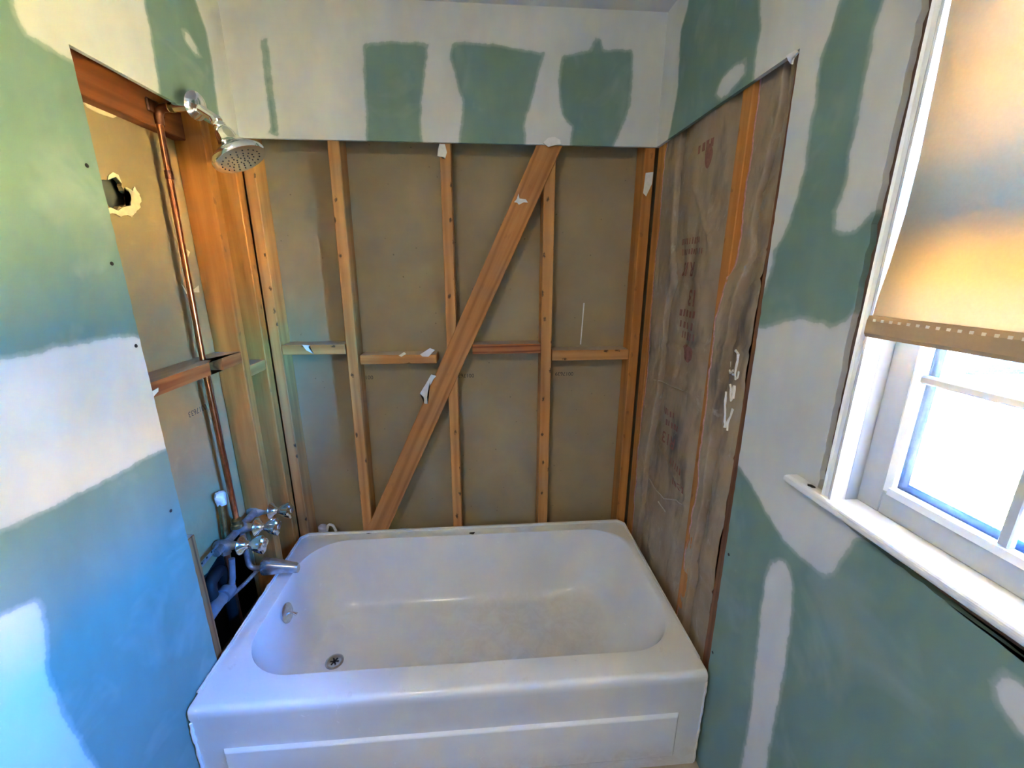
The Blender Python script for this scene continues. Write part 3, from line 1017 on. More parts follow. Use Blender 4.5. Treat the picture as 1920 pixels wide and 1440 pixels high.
def blob_on(surf, parent, yc, zc, ry, rz, mat, seed, name, n=26, lift=0.003):
    V = [(surf(yc, zc)-lift, yc, zc)]
    F = [(0, 1+k, 1+(k+1) % n) for k in range(n)]
    for m_ in (0.35, 0.7):
        for k in range(n):
            a = 2*math.pi*k/n
            y, z = yc+math.cos(a)*ry*m_, zc+math.sin(a)*rz*m_
            V.append((surf(y, z)-lift, y, z))
    F += [(1+m_*n+k, 1+m_*n+(k+1) % n, 1+(m_+1)*n+(k+1) % n, 1+(m_+1)*n+k) for m_ in (0, 1) for k in range(n)]
    for k in range(n):
        a = 2*math.pi*k/n
        r = 1+0.10*noise.noise(Vector((math.cos(a)*1.6+seed, math.sin(a)*1.6, seed*3.1)))
        y, z = yc+math.cos(a)*ry*r, zc+math.sin(a)*rz*r
        V.append((surf(y, z)-lift, y, z))
    return mesh(name, V, F, mat, parent)
blob_on(surf1, b1, -0.393, 1.272, 0.030, 0.030, MAT['redink'], 1.3, 'red_print')
blob_on(surf1, b1, -0.378, 1.868, 0.022, 0.034, MAT['redink'], 2.3, 'red_print')
def smear(surf, parent, pts, r, mat, name):
    P = []
    for (a, b) in zip(pts[:-1], pts[1:]):
        for t in (0, 0.34, 0.67):
            P.append((a[0]+(b[0]-a[0])*t, a[1]+(b[1]-a[1])*t))
    P.append(pts[-1])
    V3 = [(surf(y, z)-0.002, y, z) for y, z in P]
    rs = [r*(0.55+0.9*abs(noise.noise(Vector((y*60, z*60, 2))))) for y, z in P]
    return tube(name, V3, rs, mat, parent, n=7)
for pts, r in (([(-0.645, 1.330), (-0.662, 1.322), (-0.658, 1.299), (-0.655, 1.262)], 0.0055), ([(-0.613, 1.292), (-0.612, 1.270), (-0.622, 1.262), (-0.638, 1.272)], 0.0045),
               ([(-0.640, 1.262), (-0.655, 1.266), (-0.662, 1.254), (-0.675, 1.262), (-0.678, 1.280)], 0.0045), ([(-0.632, 1.231), (-0.640, 1.222), (-0.642, 1.205), (-0.652, 1.190), (-0.660, 1.200)], 0.005),
               ([(-0.662, 1.236), (-0.664, 1.20)], 0.008), ([(-0.616, 1.205), (-0.621, 1.165), (-0.634, 1.130), (-0.642, 1.105)], 0.005), ([(-0.672, 1.172), (-0.668, 1.150), (-0.658, 1.125), (-0.664, 1.105)], 0.0045)):
    o = smear(surf2, b2, pts, r, MAT['plaster'], 'white_smear')
for pts, r in (([(-0.175, 0.699), (-0.25, 0.70), (-0.354, 0.705), (-0.43, 0.745), (-0.47, 0.752)], 0.003), ([(-0.161, 1.12), (-0.30, 1.136), (-0.40, 1.145)], 0.002), ([(-0.3, 0.66), (-0.36, 0.652)], 0.003)):
    smear(surf1, b1, pts, r, MAT['crease'], 'torn_crease')

# ------------------------------------------------------------------ bathtub
TX0, TX1, TY0, TY1, TZ = 0.015, 1.503, -0.787, -0.007, 0.38
tub = empty('bathtub', (0.76, -0.40, 0.0))
tag(tub, 'white enamelled alcove bathtub with a panelled apron', 'bathtub')

def rr(x0, x1, y0, y1, r, z, nc=12, nx=30, ny=16):
    """closed rounded-rectangle loop with fixed point counts; r = radii at (x1y1, x0y1, x0y0, x1y0)"""
    if not isinstance(r, (list, tuple)): r = [r]*4
    cs = [(x1-r[0], y1-r[0], 0), (x0+r[1], y1-r[1], 90), (x0+r[2], y0+r[2], 180), (x1-r[3], y0+r[3], 270)]
    pts = []
    for i, (cx, cy, a0) in enumerate(cs):
        for k in range(nc+1):
            a = math.radians(a0+90*k/nc)
            pts.append((cx+r[i]*math.cos(a), cy+r[i]*math.sin(a), z))
        j = (i+1) % 4
        p, q = pts[-1], (cs[j][0]+r[j]*math.cos(math.radians(cs[j][2])), cs[j][1]+r[j]*math.sin(math.radians(cs[j][2])), z)
        m = nx if i in (0, 2) else ny
        for k in range(1, m):
            t = k/m
            pts.append((p[0]+(q[0]-p[0])*t, p[1]+(q[1]-p[1])*t, z))
    return pts

def build_tub():
    rings = []
    rings.append(rr(TX0, TX1, TY0+0.004, TY1, 0.006, 0.0))
    rings.append(rr(TX0, TX1, TY0+0.004, TY1, 0.006, 0.335))
    rings.append(rr(TX0, TX1, TY0, TY1, [0.03, 0.03, 0.006, 0.006], 0.345))
    for a in (0, 22, 45, 67, 90):      # rolled rim edge
        s, c = math.sin(math.radians(a)), math.cos(math.radians(a))
        i = 0.016*(1-c)
        rings.append(rr(TX0+i*0.4, TX1-i*0.4, TY0+i, TY1-i*0.4, [0.03, 0.03, 0.008, 0.008], TZ-0.016+0.016*s))
    ox0, ox1, oy0, oy1 = 0.078, 1.474, -0.698, -0.060
    R = [0.17, 0.17, 0.17, 0.17]
    fx0, fx1, fy0, fy1 = 0.185, 1.235, -0.575, -0.165
    rings.append(rr(ox0-0.012, ox1+0.012, oy0-0.012, oy1+0.012, [r+0.012 for r in R], TZ))
    prof = [(0.0, 0.3785), (0.018, 0.374), (0.04, 0.364), (0.07, 0.345), (0.14, 0.30), (0.24, 0.245), (0.36, 0.19), (0.48, 0.145), (0.60, 0.115), (0.72, 0.095), (0.85, 0.084), (1.0, 0.080)]
    for f, z in prof:
        # the right end leans back; the drain end is steep
        g = f
        x0 = ox0+(fx0-ox0)*f**1.25
        x1 = ox1+(fx1-ox1)*f
        y0 = oy0+(fy0-oy0)*f**1.2
        y1 = oy1+(fy1-oy1)*f**1.2
        rr_ = [0.17-0.05*f]*4
        rings.append(rr(x0, x1, y0, y1, rr_, z))
    last = rings[-1]
    cx, cy = 0.70, -0.37
    for t in (0.25, 0.5, 0.75, 0.93):
        rings.append([(p[0]+(cx-p[0])*t, p[1]+(cy-p[1])*t, 0.080-0.004*t) for p in last])
    n = len(rings[0])
    V = [p for r in rings for p in r]
    F = []
    for i in range(len(rings)-1):
        for k in range(n):
            F.append((i*n+k, i*n+(k+1) % n, (i+1)*n+(k+1) % n, (i+1)*n+k))
    F.append(tuple((len(rings)-1)*n+k for k in range(n)))
    o = mesh('tub_body', V, F, MAT['tub'], tub, True)
    fix_auto(o, 50)
build_tub()
# raised panel on the apron
def apron_panel():
    x0, x1, z0, z1 = 0.085, 1.428, 0.045, 0.226
    y = TY0+0.004
    V = [(x0, y+0.001, z0), (x1, y+0.001, z0), (x1, y+0.001, z1), (x0, y+0.001, z1)]
    e = 0.008
    V += [(x0+e, y-0.009, z0+e), (x1-e, y-0.009, z0+e), (x1-e, y-0.009, z1-e), (x0+e, y-0.009, z1-e)]
    F = [(4, 5, 6, 7)]+[(i, (i+1) % 4, 4+(i+1) % 4, 4+i) for i in range(4)]
    bm = bmesh.new()
    vv = [bm.verts.new(v) for v in V]
    for f in F: bm.faces.new([vv[i] for i in f])
    o = from_bm('apron_panel', bm, MAT['tub'], tub)
    bv = o.modifiers.new('soft', 'BEVEL')
    bv.width = 0.003
    bv.segments = 2
apron_panel()
# raised tiling lip on the three wall sides
def lip():
    pts = [(TX0+0.003, TY0+0.05), (TX0+0.003, TY1-0.03), (TX0+0.03, TY1-0.002), (TX1-0.03, TY1-0.002), (TX1-0.003, TY1-0.03), (TX1-0.003, TY0+0.05)]
    inn = [(TX0+0.010, TY0+0.05), (TX0+0.010, TY1-0.033), (TX0+0.033, TY1-0.010), (TX1-0.033, TY1-0.010), (TX1-0.010, TY1-0.033), (TX1-0.010, TY0+0.05)]
    bm = bmesh.new()
    top = lambda i: TZ+(0.010 if 0 < i < 5 else 0.001)
    A = [bm.verts.new((p[0], p[1], TZ-0.004)) for p in pts]
    B = [bm.verts.new((p[0], p[1], top(i))) for i, p in enumerate(pts)]
    C = [bm.verts.new((p[0], p[1], top(i))) for i, p in enumerate(inn)]
    D = [bm.verts.new((p[0], p[1], TZ-0.004)) for p in inn]
    for i in range(5):
        for X, Y in ((A, B), (B, C), (C, D)):
            bm.faces.new((X[i], X[i+1], Y[i+1], Y[i]))
    bm.faces.new((A[0], B[0], C[0], D[0]))
    bm.faces.new((A[5], D[5], C[5], B[5]))
    o = from_bm('tiling_lip', bm, MAT['tub'], tub)
lip()
# overflow plate with trip lever
ov = lathe('overflow_plate', [(0.036, 0), (0.036, 0.003), (0.030, 0.007), (0.012, 0.009), (0.001, 0.0095)], (0.0935, -0.372, 0.297), (1, 0, 0.22), MAT['chrome_worn'], tub)
lv = tube('trip_lever', [(0.100, -0.372, 0.297), (0.116, -0.372, 0.297), (0.130, -0.374, 0.290)], [0.004, 0.004, 0.007], MAT['chrome'], None, n=10)
lv.parent = ov
lv.matrix_parent_inverse = ov.matrix_world.inverted()
dr = lathe('drain_strainer', [(0.034, -0.004), (0.034, 0.002), (0.028, 0.004), (0.022, 0.002), (0.001, 0.002)], (0.252, -0.398, 0.0795), (0, 0, 1), MAT['chrome_worn'], tub)
for a in (0, 60, 120):
    c, s = math.cos(math.radians(a)), math.sin(math.radians(a))
    q = box('slot', -0.016, 0.016, -0.0028, 0.0028, 0.0, 0.0012, MAT['black'])
    q.parent = dr
    q.location = (0.252, -0.398, 0.0812)
    q.rotation_euler = (0, 0, math.radians(a))
def chip(x, y, z, rx, ry, seed, name, mat, parent, h=0.0012):
    V = [(x, y, z+h)]
    n = 14
    for k in range(n):
        a = 2*math.pi*k/n
        r = 1+0.5*noise.noise(Vector((math.cos(a)*1.7+seed, math.sin(a)*1.7, seed)))
        V.append((x+math.cos(a)*rx*r, y+math.sin(a)*ry*r, z))
    return mesh(name, V, [(0, 1+k, 1+(k+1) % n) for k in range(n)], mat, parent)
o = chip(0.783, -0.052, TZ+0.0005, 0.014, 0.008, 3.3, 'enamel_chip', MAT['grime'], tub)
o['label'] = 'black chip in the enamel of the back rim'
chip(0.312, -0.018, TZ+0.0006, 0.012, 0.003, 5.1, 'enamel_chip', MAT['grime'], tub)
# ragged white sealant along the wall ends of the rim
def bead(pts, r, seed, name='sealant'):
    P, rs = [], []
    for (a, b) in zip(pts[:-1], pts[1:]):
        a, b = Vector(a), Vector(b)
        n = max(2, int((b-a).length/0.012))
        for i in range(n):
            p = a+(b-a)*i/n
            P.append(p+Vector((noise.noise(p*50+Vector((seed, 0, 0)))*0.002, 0, noise.noise(p*60)*0.002)))
            rs.append(r*(0.6+0.8*abs(noise.noise(p*70+Vector((0, seed, 0))))))
    P.append(Vector(pts[-1]))
    rs.append(r*0.5)
    return tube(name, P, rs, MAT['plaster'], tub, n=8)
bead([(TX0+0.003, -0.735, TZ), (TX0+0.003, -0.55, TZ), (TX0+0.004, -0.30, TZ+0.004)], 0.006, 1)
bead([(TX0+0.004, TY0+0.002, 0.33), (TX0+0.004, TY0+0.002, 0.18), (TX0+0.004, TY0+0.002, 0.02)], 0.005, 2)
bead([(TX1-0.004, TY0+0.002, 0.345), (TX1-0.004, TY0+0.002, 0.2), (TX1-0.004, TY0+0.002, 0.01)], 0.004, 3)

# ------------------------------------------------------------------ tub and shower plumbing
fa = empty('tub_faucet', (0.0, -0.304, 0.63))
tag(fa, 'three-handle chrome tub valve with spout on exposed pipes', 'faucet')
HY = (-0.408, -0.304, -0.196)
HZ = 0.625
tube('valve_manifold', [(-0.052, -0.455, HZ+0.004), (-0.052, -0.15, HZ+0.004)], 0.013, MAT['galv'], fa, n=16)
for k, y in enumerate(HY):
    lathe('valve_body', [(0.017, -0.03), (0.022, -0.018), (0.022, 0.004), (0.016, 0.02), (0.013, 0.035), (0.011, 0.056)], (-0.052, y, HZ), (1, 0, 0), MAT['galv'], fa, n=16)
    es = lathe('escutcheon', [(0.012, -0.004), (0.031, 0.0), (0.033, 0.004), (0.027, 0.011), (0.016, 0.018), (0.011, 0.03), (0.010, 0.034)], (0.0, y, HZ), (1, 0, 0), MAT['chrome'], fa, n=28)
    hn = lathe('handle', [(0.010, 0.0), (0.014, 0.004), (0.018, 0.012), (0.023, 0.024), (0.027, 0.038), (0.028, 0.047), (0.022, 0.052), (0.001, 0.053)], (0.028, y, HZ-0.002), (1, 0, 0), MAT['chrome'], fa, n=32, ang=30,
               rmod=lambda a, h: 1+0.22*math.cos(4*a+0.6)*min(1, h/0.03))
    lathe('end_cap', [(0.010, 0), (0.010, 0.0025), (0.001, 0.0035)], (0.0805, y, HZ-0.002), (1, 0, 0), MAT['chrome_worn'], hn, n=16)
# pipe down to the spout, then the spout
tube('spout_pipe', bend([(-0.052, -0.304, 0.61), (-0.052, -0.304, 0.447), (0.005, -0.304, 0.447)], 6, 0.5), 0.0095, MAT['galv'], fa, n=12)
def spout():
    # tapered spout: rounded-square section, nose turned slightly down
    secs = [(0.0, 0.453, 0.026, 0.029), (0.004, 0.453, 0.028, 0.031), (0.03, 0.452, 0.027, 0.029), (0.07, 0.449, 0.022, 0.022), (0.10, 0.445, 0.018, 0.018), (0.118, 0.441, 0.017, 0.019), (0.126, 0.438, 0.014, 0.016)]
    n = 24
    V, F = [], []
    for (x, zc, ry, rz) in secs:
        for k in range(n):
            a = 2*math.pi*k/n
            c, s = math.cos(a), math.sin(a)
            p = 0.75
            V.append((x, -0.304+ry*math.copysign(abs(c)**p, c), zc+rz*math.copysign(abs(s)**p, s)))
    for i in range(len(secs)-1):
        for k in range(n):
            F.append((i*n+k, i*n+(k+1) % n, (i+1)*n+(k+1) % n, (i+1)*n+k))
    F.append(tuple(range(n))[::-1])
    F.append(tuple((len(secs)-1)*n+k for k in range(n)))
    o = mesh('spout', V, F, MAT['chrome_worn'], fa, True)
    fix_auto(o, 45)
spout()
for y in (HY[0], HY[2]):       # hot and cold supplies
    tube('supply_pipe', [(-0.060, y+0.012, 0.61), (-0.062, y+0.012, 0.40), (-0.062, y+0.012, 0.02)], 0.0095, MAT['copper_dull'], fa, n=12)
    lathe('union_nut', [(0.010, 0), (0.016, 0.002), (0.016, 0.02), (0.010, 0.022)], (-0.060, y+0.012, 0.583), (0, 0, 1), MAT['galv'], fa, n=6)
st = prism('hanger_strap', [(-0.425, 0.636), (-0.425, 0.650), (-0.535, 0.640), (-0.535, 0.626)], 0, -0.060, -0.0575, MAT['galv'], fa)
for y in (-0.515, -0.49, -0.465):
    h_ = lathe('strap_hole', [(0.0035, 0), (0.0035, 0.0008), (0.001, 0.001)], (-0.0575, y, 0.643+(y+0.48)*0.09), (1, 0, 0), MAT['black'], None, n=10)
    h_.parent = st
    h_.matrix_parent_inverse = st.matrix_world.inverted()

ri = empty('shower_riser', (-0.045, -0.332, 0.66))
tag(ri, 'vertical copper shower pipe rising in front of the tan backing board', 'pipe')
tube('pipe', [(-0.045, -0.334, 0.66), (-0.045, -0.340, 1.243), (-0.045, -0.320, 1.955)], 0.0085, MAT['copper'], ri, n=16)
lathe('compression_nut', [(0.010, 0), (0.019, 0.003), (0.019, 0.016), (0.015, 0.020), (0.017, 0.024), (0.017, 0.034), (0.010, 0.040)], (-0.045, -0.334, 0.645), (0, 0, 1), MAT['brass'], ri, n=18)
lathe('solder_joint', [(0.0085, 0), (0.0105, 0.002), (0.0105, 0.022), (0.0085, 0.024)], (-0.045, -0.3235, 1.79), (0, 0, 1), MAT['copper_dull'], ri, n=16)
tube('drop_elbow', bend([(-0.045, -0.320, 1.93), (-0.045, -0.320, 1.972), (-0.005, -0.320, 1.974)], 5, 0.6), 0.0115, MAT['copper_dull'], ri, n=14)
box('elbow_ear', -0.051, -0.045, -0.352, -0.288, 1.955, 1.99, MAT['copper_dull'], ri, 0.003)
pr2 = tube('thin_pipe', [(-0.070, -0.285, 0.66), (-0.072, -0.285, 1.215)], 0.0055, MAT['copper_dull'])
tag(pr2, 'thin dull copper tube beside the shower riser below the notched block', 'pipe')

cp = empty('capped_pipe', (-0.066, -0.36, 0.45))
tag(cp, 'short green-grey pipe with a white cap left of the valve', 'pipe')
tube('pipe', [(-0.068, -0.395, 0.45), (-0.068, -0.372, 0.64), (-0.068, -0.358, 0.775)], 0.010, MAT['brass'], cp, n=12)
cap = lathe('cap', [(0.012, -0.022), (0.016, -0.010), (0.019, 0.002), (0.018, 0.016), (0.012, 0.026), (0.001, 0.028)], (-0.068, -0.3575, 0.775), (0.0, 0.05, 1), MAT['plaster'], cp, n=20,
            rmod=lambda a, h: 1+0.2*math.sin(2*a+90*h)+0.1*math.sin(5*a-60*h))
cap['label'] = 'lumpy white cap'

wp = empty('waste_pipe', (-0.05, -0.45, 0.3))
tag(wp, 'fat grey drain pipe and dark elbow at the foot of the pipes', 'pipe')
tube('pipe', bend([(-0.056, -0.600, 0.455), (-0.052, -0.47, 0.470), (-0.050, -0.425, 0.465)], 4, 0.4), 0.021, MAT['waste'], wp, n=18)
lathe('collar', [(0.021, 0), (0.026, 0.002), (0.026, 0.03), (0.021, 0.032)], (-0.051, -0.472, 0.470), (0.02, 1, -0.02), MAT['waste'], wp, n=18)
tube('elbow', bend([(-0.070, -0.49, 0.475), (-0.074, -0.485, 0.535), (-0.076, -0.42, 0.545), (-0.076, -0.40, 0.45), (-0.076, -0.40, 0.05)], 5, 0.45), 0.020, MAT['black'], wp, n=16)
tube('overflow_tube', [(-0.04, -0.405, 0.57), (-0.042, -0.418, 0.50), (-0.046, -0.43, 0.47)], 0.010, MAT['waste'], wp, n=12)
ft = tube('flexible_tube', bend([(-0.03, -0.262, 0.425), (-0.042, -0.36, 0.428), (-0.047, -0.545, 0.468), (-0.05, -0.60, 0.44)], 5, 0.3), 0.0075, MAT['galv'], n=12)
tag(ft, 'thin dark grey tube slanting below the spout towards the green wall', 'pipe')
# white plastic pipe ends peeking over the back rim
pe = empty('white_pipe_end', (0.10, 0.035, 0.30))
tag(pe, 'white pipe stub and curled strip peeking over the back rim near the left corner', 'pipe')
tube('stub', [(0.092, 0.03, 0.29), (0.094, 0.03, 0.392), (0.096, 0.03, 0.398)], [0.021, 0.021, 0.015], MAT['pvc'], pe, n=18)
tube('curl', bend([(0.112, 0.025, 0.375), (0.122, 0.025, 0.408), (0.143, 0.025, 0.402), (0.152, 0.025, 0.37)], 5, 0.5), 0.006, MAT['plaster'], pe, n=10)

# shower arm and head
sh = empty('shower_fixture', (0.06, -0.32, 1.975))
tag(sh, 'chrome bell-shaped shower head on its arm', 'shower head')
AX = Vector((0.46, -0.03, -0.89)).normalized()
BALL = Vector((0.112, -0.322, 1.938))
tube('arm', bend([(-0.012, -0.320, 1.974), (0.062, -0.321, 1.978), BALL-AX*0.012], 8, 0.45), 0.012, MAT['chrome'], sh, n=18)
lathe('threaded_end', [(0.0105, 0), (0.0125, 0.001), (0.0125, 0.012), (0.0105, 0.013)], (-0.010, -0.320, 1.974), (1, 0, 0.05), MAT['brass'], sh, n=18)
lathe('wall_flange', [(0.013, -0.006), (0.024, -0.005), (0.034, 0.0), (0.036, 0.003), (0.029, 0.008), (0.014, 0.014)], (0.058, -0.321, 1.980), (1, -0.25, -0.2), MAT['chrome'], sh, n=28)
lathe('swivel_nut', [(0.010, -0.016), (0.015, -0.014), (0.016, -0.004), (0.013, 0.0), (0.017, 0.006), (0.017, 0.014), (0.012, 0.020)], BALL, AX, MAT['chrome'], sh, n=20)
HC = BALL+AX*0.012
bell = lathe('bell', [(0.013, 0.0), (0.019, 0.005), (0.024, 0.014), (0.027, 0.026), (0.030, 0.038), (0.037, 0.050), (0.049, 0.061), (0.063, 0.070), (0.072, 0.078), (0.0745, 0.086), (0.072, 0.093), (0.064, 0.0945)], HC, AX, MAT['chrome'], sh, n=44)
fp = lathe('nozzle_plate', [(0.0645, 0.090), (0.063, 0.0935), (0.045, 0.0935), (0.001, 0.0935)], HC, AX, MAT['nozzle'], sh, n=40)
_u1, _v1, _d1 = frame_of(AX)
ndat = None
for rad, cnt in ((0.012, 6), (0.024, 10), (0.036, 14), (0.053, 20)):
    for k in range(cnt):
        a = 2*math.pi*k/cnt+rad*40
        p = HC+AX*0.0935+(_u1*math.cos(a)+_v1*math.sin(a))*rad
        if ndat is None:
            q = lathe('nozzle', [(0.0022, 0), (0.0018, 0.0022), (0.0006, 0.0026)], (0, 0, 0), AX, MAT['black'], None, n=6)
            ndat = q.data
        else:
            q = bpy.data.objects.new('nozzle', ndat)
            COL.objects.link(q)
        q.parent = fp
        q.location = p - Vector(fp.matrix_world.translation)
        q.matrix_parent_inverse = Matrix.Identity(4)
# nozzle positions are given in the plate's own (world-aligned) frame
for q in fp.children:
    pass

# ------------------------------------------------------------------ window
win = empty('window_1', (1.55, -1.345, 1.10))
tag(win, 'white double-hung window with divided panes and a deep stool', kind='structure')
WY0, WY1 = -1.048, -1.642     # clear width between the jambs
WZ0, WZ1 = 1.118, 2.06
def casing_prof(sgn, yo):
    return [(1.527, yo), (1.499, yo), (1.4955, yo-sgn*0.003), (1.499, yo-sgn*0.006), (1.502, yo-sgn*0.012), (1.4985, yo-sgn*0.015), (1.497, yo-sgn*0.018), (1.497, yo-sgn*0.022), (1.527, yo-sgn*0.022)]
prism('casing', casing_prof(1, -1.026), 2, WZ0, 2.092, MAT['white'], win)
prism('casing', casing_prof(-1, -1.664), 2, WZ0, 2.092, MAT['white'], win)
prism('casing', [(1.527, 2.060), (1.497, 2.060), (1.4985, 2.071), (1.502, 2.075), (1.499, 2.083), (1.4945, 2.087), (1.498, 2.092), (1.527, 2.092)], 1, -1.048, -1.642, MAT['white'], win)
# jambs with an inner stop
box('jamb', 1.5275, 1.70, WY0, WY0+0.026, 1.06, 2.09, MAT['vinyl'], win)
box('jamb', 1.5275, 1.70, WY1-0.026, WY1, 1.06, 2.09, MAT['vinyl'], win)
box('head_jamb', 1.5275, 1.70, WY1, WY0, WZ1, 2.09, MAT['vinyl'], win)
prism('outer_sill', [(1.55, 1.06), (1.76, 1.06), (1.76, 1.085), (1.55, 1.116)], 1, WY1, WY0, MAT['vinyl'], win)
# outer casing on the wall outside
box('outer_casing', 1.66, 1.695, WY0+0.026, WY0+0.09, 1.05, 2.13, MAT['vinyl'], win, 0.003)
box('outer_casing', 1.66, 1.695, WY1-0.09, WY1-0.026, 1.05, 2.13, MAT['vinyl'], win, 0.003)
box('blind_stop', 1.625, 1.65, WY0-0.022, WY0, 1.11, WZ1, MAT['vinyl'], win, 0.003)
box('blind_stop', 1.625, 1.65, WY1, WY1+0.022, 1.11, WZ1, MAT['vinyl'], win, 0.003)
# stool with a horn past the casing
def stool():
    pts = [(1.486, -0.940), (1.511, -0.940), (1.511, -1.0255), (1.528, -1.0255), (1.528, -1.049), (1.556, -1.049), (1.556, -1.641), (1.528, -1.641), (1.528, -1.665), (1.511, -1.665), (1.511, -1.75), (1.486, -1.75)]
    bm = bmesh.new()
    A = [bm.verts.new((p[0], p[1], 1.0985)) for p in pts]
    B = [bm.verts.new((p[0], p[1], 1.1185)) for p in pts]
    bm.faces.new(A)
    bm.faces.new(B[::-1])
    for i in range(len(pts)):
        j = (i+1) % len(pts)
        bm.faces.new((A[i], B[i], B[j], A[j]))
    ed = [e for e in bm.edges if all(v.co.x < 1.4865 for v in e.verts) and abs(e.verts[0].co.z-e.verts[1].co.z) < 1e-4]
    ed += [e for e in bm.edges if all(abs(v.co.y+0.94) < 1e-4 for v in e.verts) and abs(e.verts[0].co.z-e.verts[1].co.z) < 1e-4]
    bmesh.ops.bevel(bm, geom=ed, offset=0.008, segments=4, affect='EDGES', profile=0.5)
    bmesh.ops.triangulate(bm, faces=[f for f in bm.faces if len(f.verts) > 4])
    return from_bm('window_stool', bm, MAT['white'], win)
stool()
# rough framing showing around the casing
lumber('rough_frame', (1.5245, -0.998, 1.0), (1.5245, -0.998, 2.2), (0, -1, 0), 0.07, 0.09, MAT['framing'], win)
lumber('rough_frame', (1.5245, -1.70, 1.0), (1.5245, -1.70, 2.2), (0, -1, 0), 0.07, 0.09, MAT['framing'], win)
lumber('rough_sill', (1.5245, -1.664, 1.045), (1.5245, -1.034, 1.045), (0, 0, 1), 0.09, 0.02, MAT['framing'], win)
# chalky drips and nails in the gap
for (y, z, dy) in ((-1.0125, 1.305, 0.012), (-1.0125, 1.278, 0.013), (-1.015, 1.155, 0.012), (-1.015, 1.136, 0.012)):
    tube('nail', [(1.522, y+dy*0.7, z-0.004), (1.519, y-dy*0.3, z+0.003)], 0.0012, MAT['white'], win, n=6)

def sash(x0, x1, z0, z1, gz0, gz1, tagname):
    root = bpy.data.objects.new(tagname, None)
    COL.objects.link(root)
    root.parent = win
    root.matrix_parent_inverse = Matrix.Translation(-Vector(win.location))
    def add(o):
        o.parent = root
        return o
    gy0, gy1 = -1.092, -1.598
    add(box('stile', x0, x1, gy0, -1.0482, z0, z1, MAT['vinyl'], None, 0.002))
    add(box('stile', x0, x1, -1.6418, gy1, z0, z1, MAT['vinyl'], None, 0.002))
    add(box('bottom_rail', x0, x1, gy1, gy0, z0, gz0, MAT['vinyl'], None, 0.002))
    add(box('top_rail', x0, x1, gy1, gy0, gz1, z1, MAT['vinyl'], None, 0.002))
    xg = (x0+x1)/2
    # sloped beads
    b = 0.010
    add(prism('glazing_bead', [(x0+0.001, gy0+0.001), (x0+0.004, gy0-b), (xg-0.003, gy0-b), (xg-0.003, gy0+0.001)], 2, gz0, gz1, MAT['white']))
    add(prism('glazing_bead', [(x0+0.001, gy1-0.001), (x0+0.004, gy1+b), (xg-0.003, gy1+b), (xg-0.003, gy1-0.001)], 2, gz0, gz1, MAT['white']))
    add(prism('glazing_bead', [(x0-0.004, gz0-0.002), (x0-0.002, gz0+b), (xg-0.003, gz0+b), (xg-0.003, gz0-0.002)], 1, gy1+b, gy0-b, MAT['white']))
    add(prism('glazing_bead', [(x0+0.001, gz1+0.001), (x0+0.004, gz1-b), (xg-0.003, gz1-b), (xg-0.003, gz1+0.001)], 1, gy1+b, gy0-b, MAT['white']))
    # metal spacer strip between the glass sheets
    s = 0.022
    add(box('spacer', xg+0.003, xg+0.009, gy0-s, gy0, gz0, gz1, MAT['spacer']))
    add(box('spacer', xg+0.003, xg+0.009, gy1, gy1+s, gz0, gz1, MAT['spacer']))
    add(box('spacer', xg+0.003, xg+0.009, gy1+s, gy0-s, gz0, gz0+s, MAT['spacer']))
    add(box('spacer', xg+0.003, xg+0.009, gy1+s, gy0-s, gz1-s, gz1, MAT['spacer']))
    ys = [gy0-b, -1.262, -1.432, gy1+b]
    zm = gz0+0.2075
    zs = [gz0+b, zm, gz1-b]
    for y in ys[1:3]:
        for (za, zb) in ((zs[0], zm-0.007), (zm+0.007, zs[2])):
            add(box('muntin', x0+0.002, xg-0.003, y-0.007, y+0.007, za, zb, MAT['vinyl'], None, 0.002))
    add(box('muntin', x0, xg-0.003, gy1+b, gy0-b, zm-0.007, zm+0.007, MAT['vinyl'], None, 0.003))
    for i in range(3):
        for j in range(2):
            add(box('pane', xg-0.002, xg+0.001, ys[i+1], ys[i], zs[j], zs[j+1], MAT['glass']))
    return root
sash(1.550, 1.585, 1.1185, 1.612, 1.162, 1.572, 'lower_sash')
sash(1.588, 1.622, 1.582, 2.055, 1.622, 2.02, 'upper_sash')
# grubby caulk where the stool meets the wall
chip(1.5005, -0.997, 1.1195, 0.007, 0.008, 2.2, 'caulk_chip', MAT['grime'], win, 0.003)

# ------------------------------------------------------------------ roller blind
rb = empty('roller_blind', (1.48, -1.35, 1.43))
tag(rb, 'beige fabric roller blind half lowered over the window', 'blind')
BX = [(1.43, 1.470), (1.47, 1.4705), (1.50, 1.473), (1.55, 1.480), (1.62, 1.486), (1.70, 1.487), (1.80, 1.483), (1.89, 1.478), (2.04, 1.476)]
def blind_x(y, z):
    return lerp_tab(BX, z)+0.002*math.sin(y*9+z*5)
def fabric():
    V, F = [], []
    ny, nz = 40, 60
    for j in range(nz+1):
        z = 1.468+(2.045-1.468)*j/nz
        for i in range(ny+1):
            y = -1.076+(-1.615+1.076)*i/ny
            V.append((blind_x(y, z), y, z))
    for j in range(nz):
        for i in range(ny):
            a = j*(ny+1)+i
            F.append((a, a+1, a+ny+2, a+ny+1))
    return mesh('fabric', V, F, MAT['blind'], rb, True)
fabric()
def lining():  # unseen layer added behind the fabric to block light thrown at the sash
    V, F = [], []
    ny, nz = 20, 40
    for j in range(nz+1):
        z = 1.466+(2.042-1.466)*j/nz
        for i in range(ny+1):
            y = -1.0765+(-1.6145+1.0765)*i/ny
            V.append((blind_x(y, z)+0.0015, y, z))
    for j in range(nz):
        for i in range(ny):
            a = j*(ny+1)+i
            F.append((a, a+1, a+ny+2, a+ny+1))
    return mesh('added_light_block', V, F, MAT['blind_light_block'], rb, True)
lining()
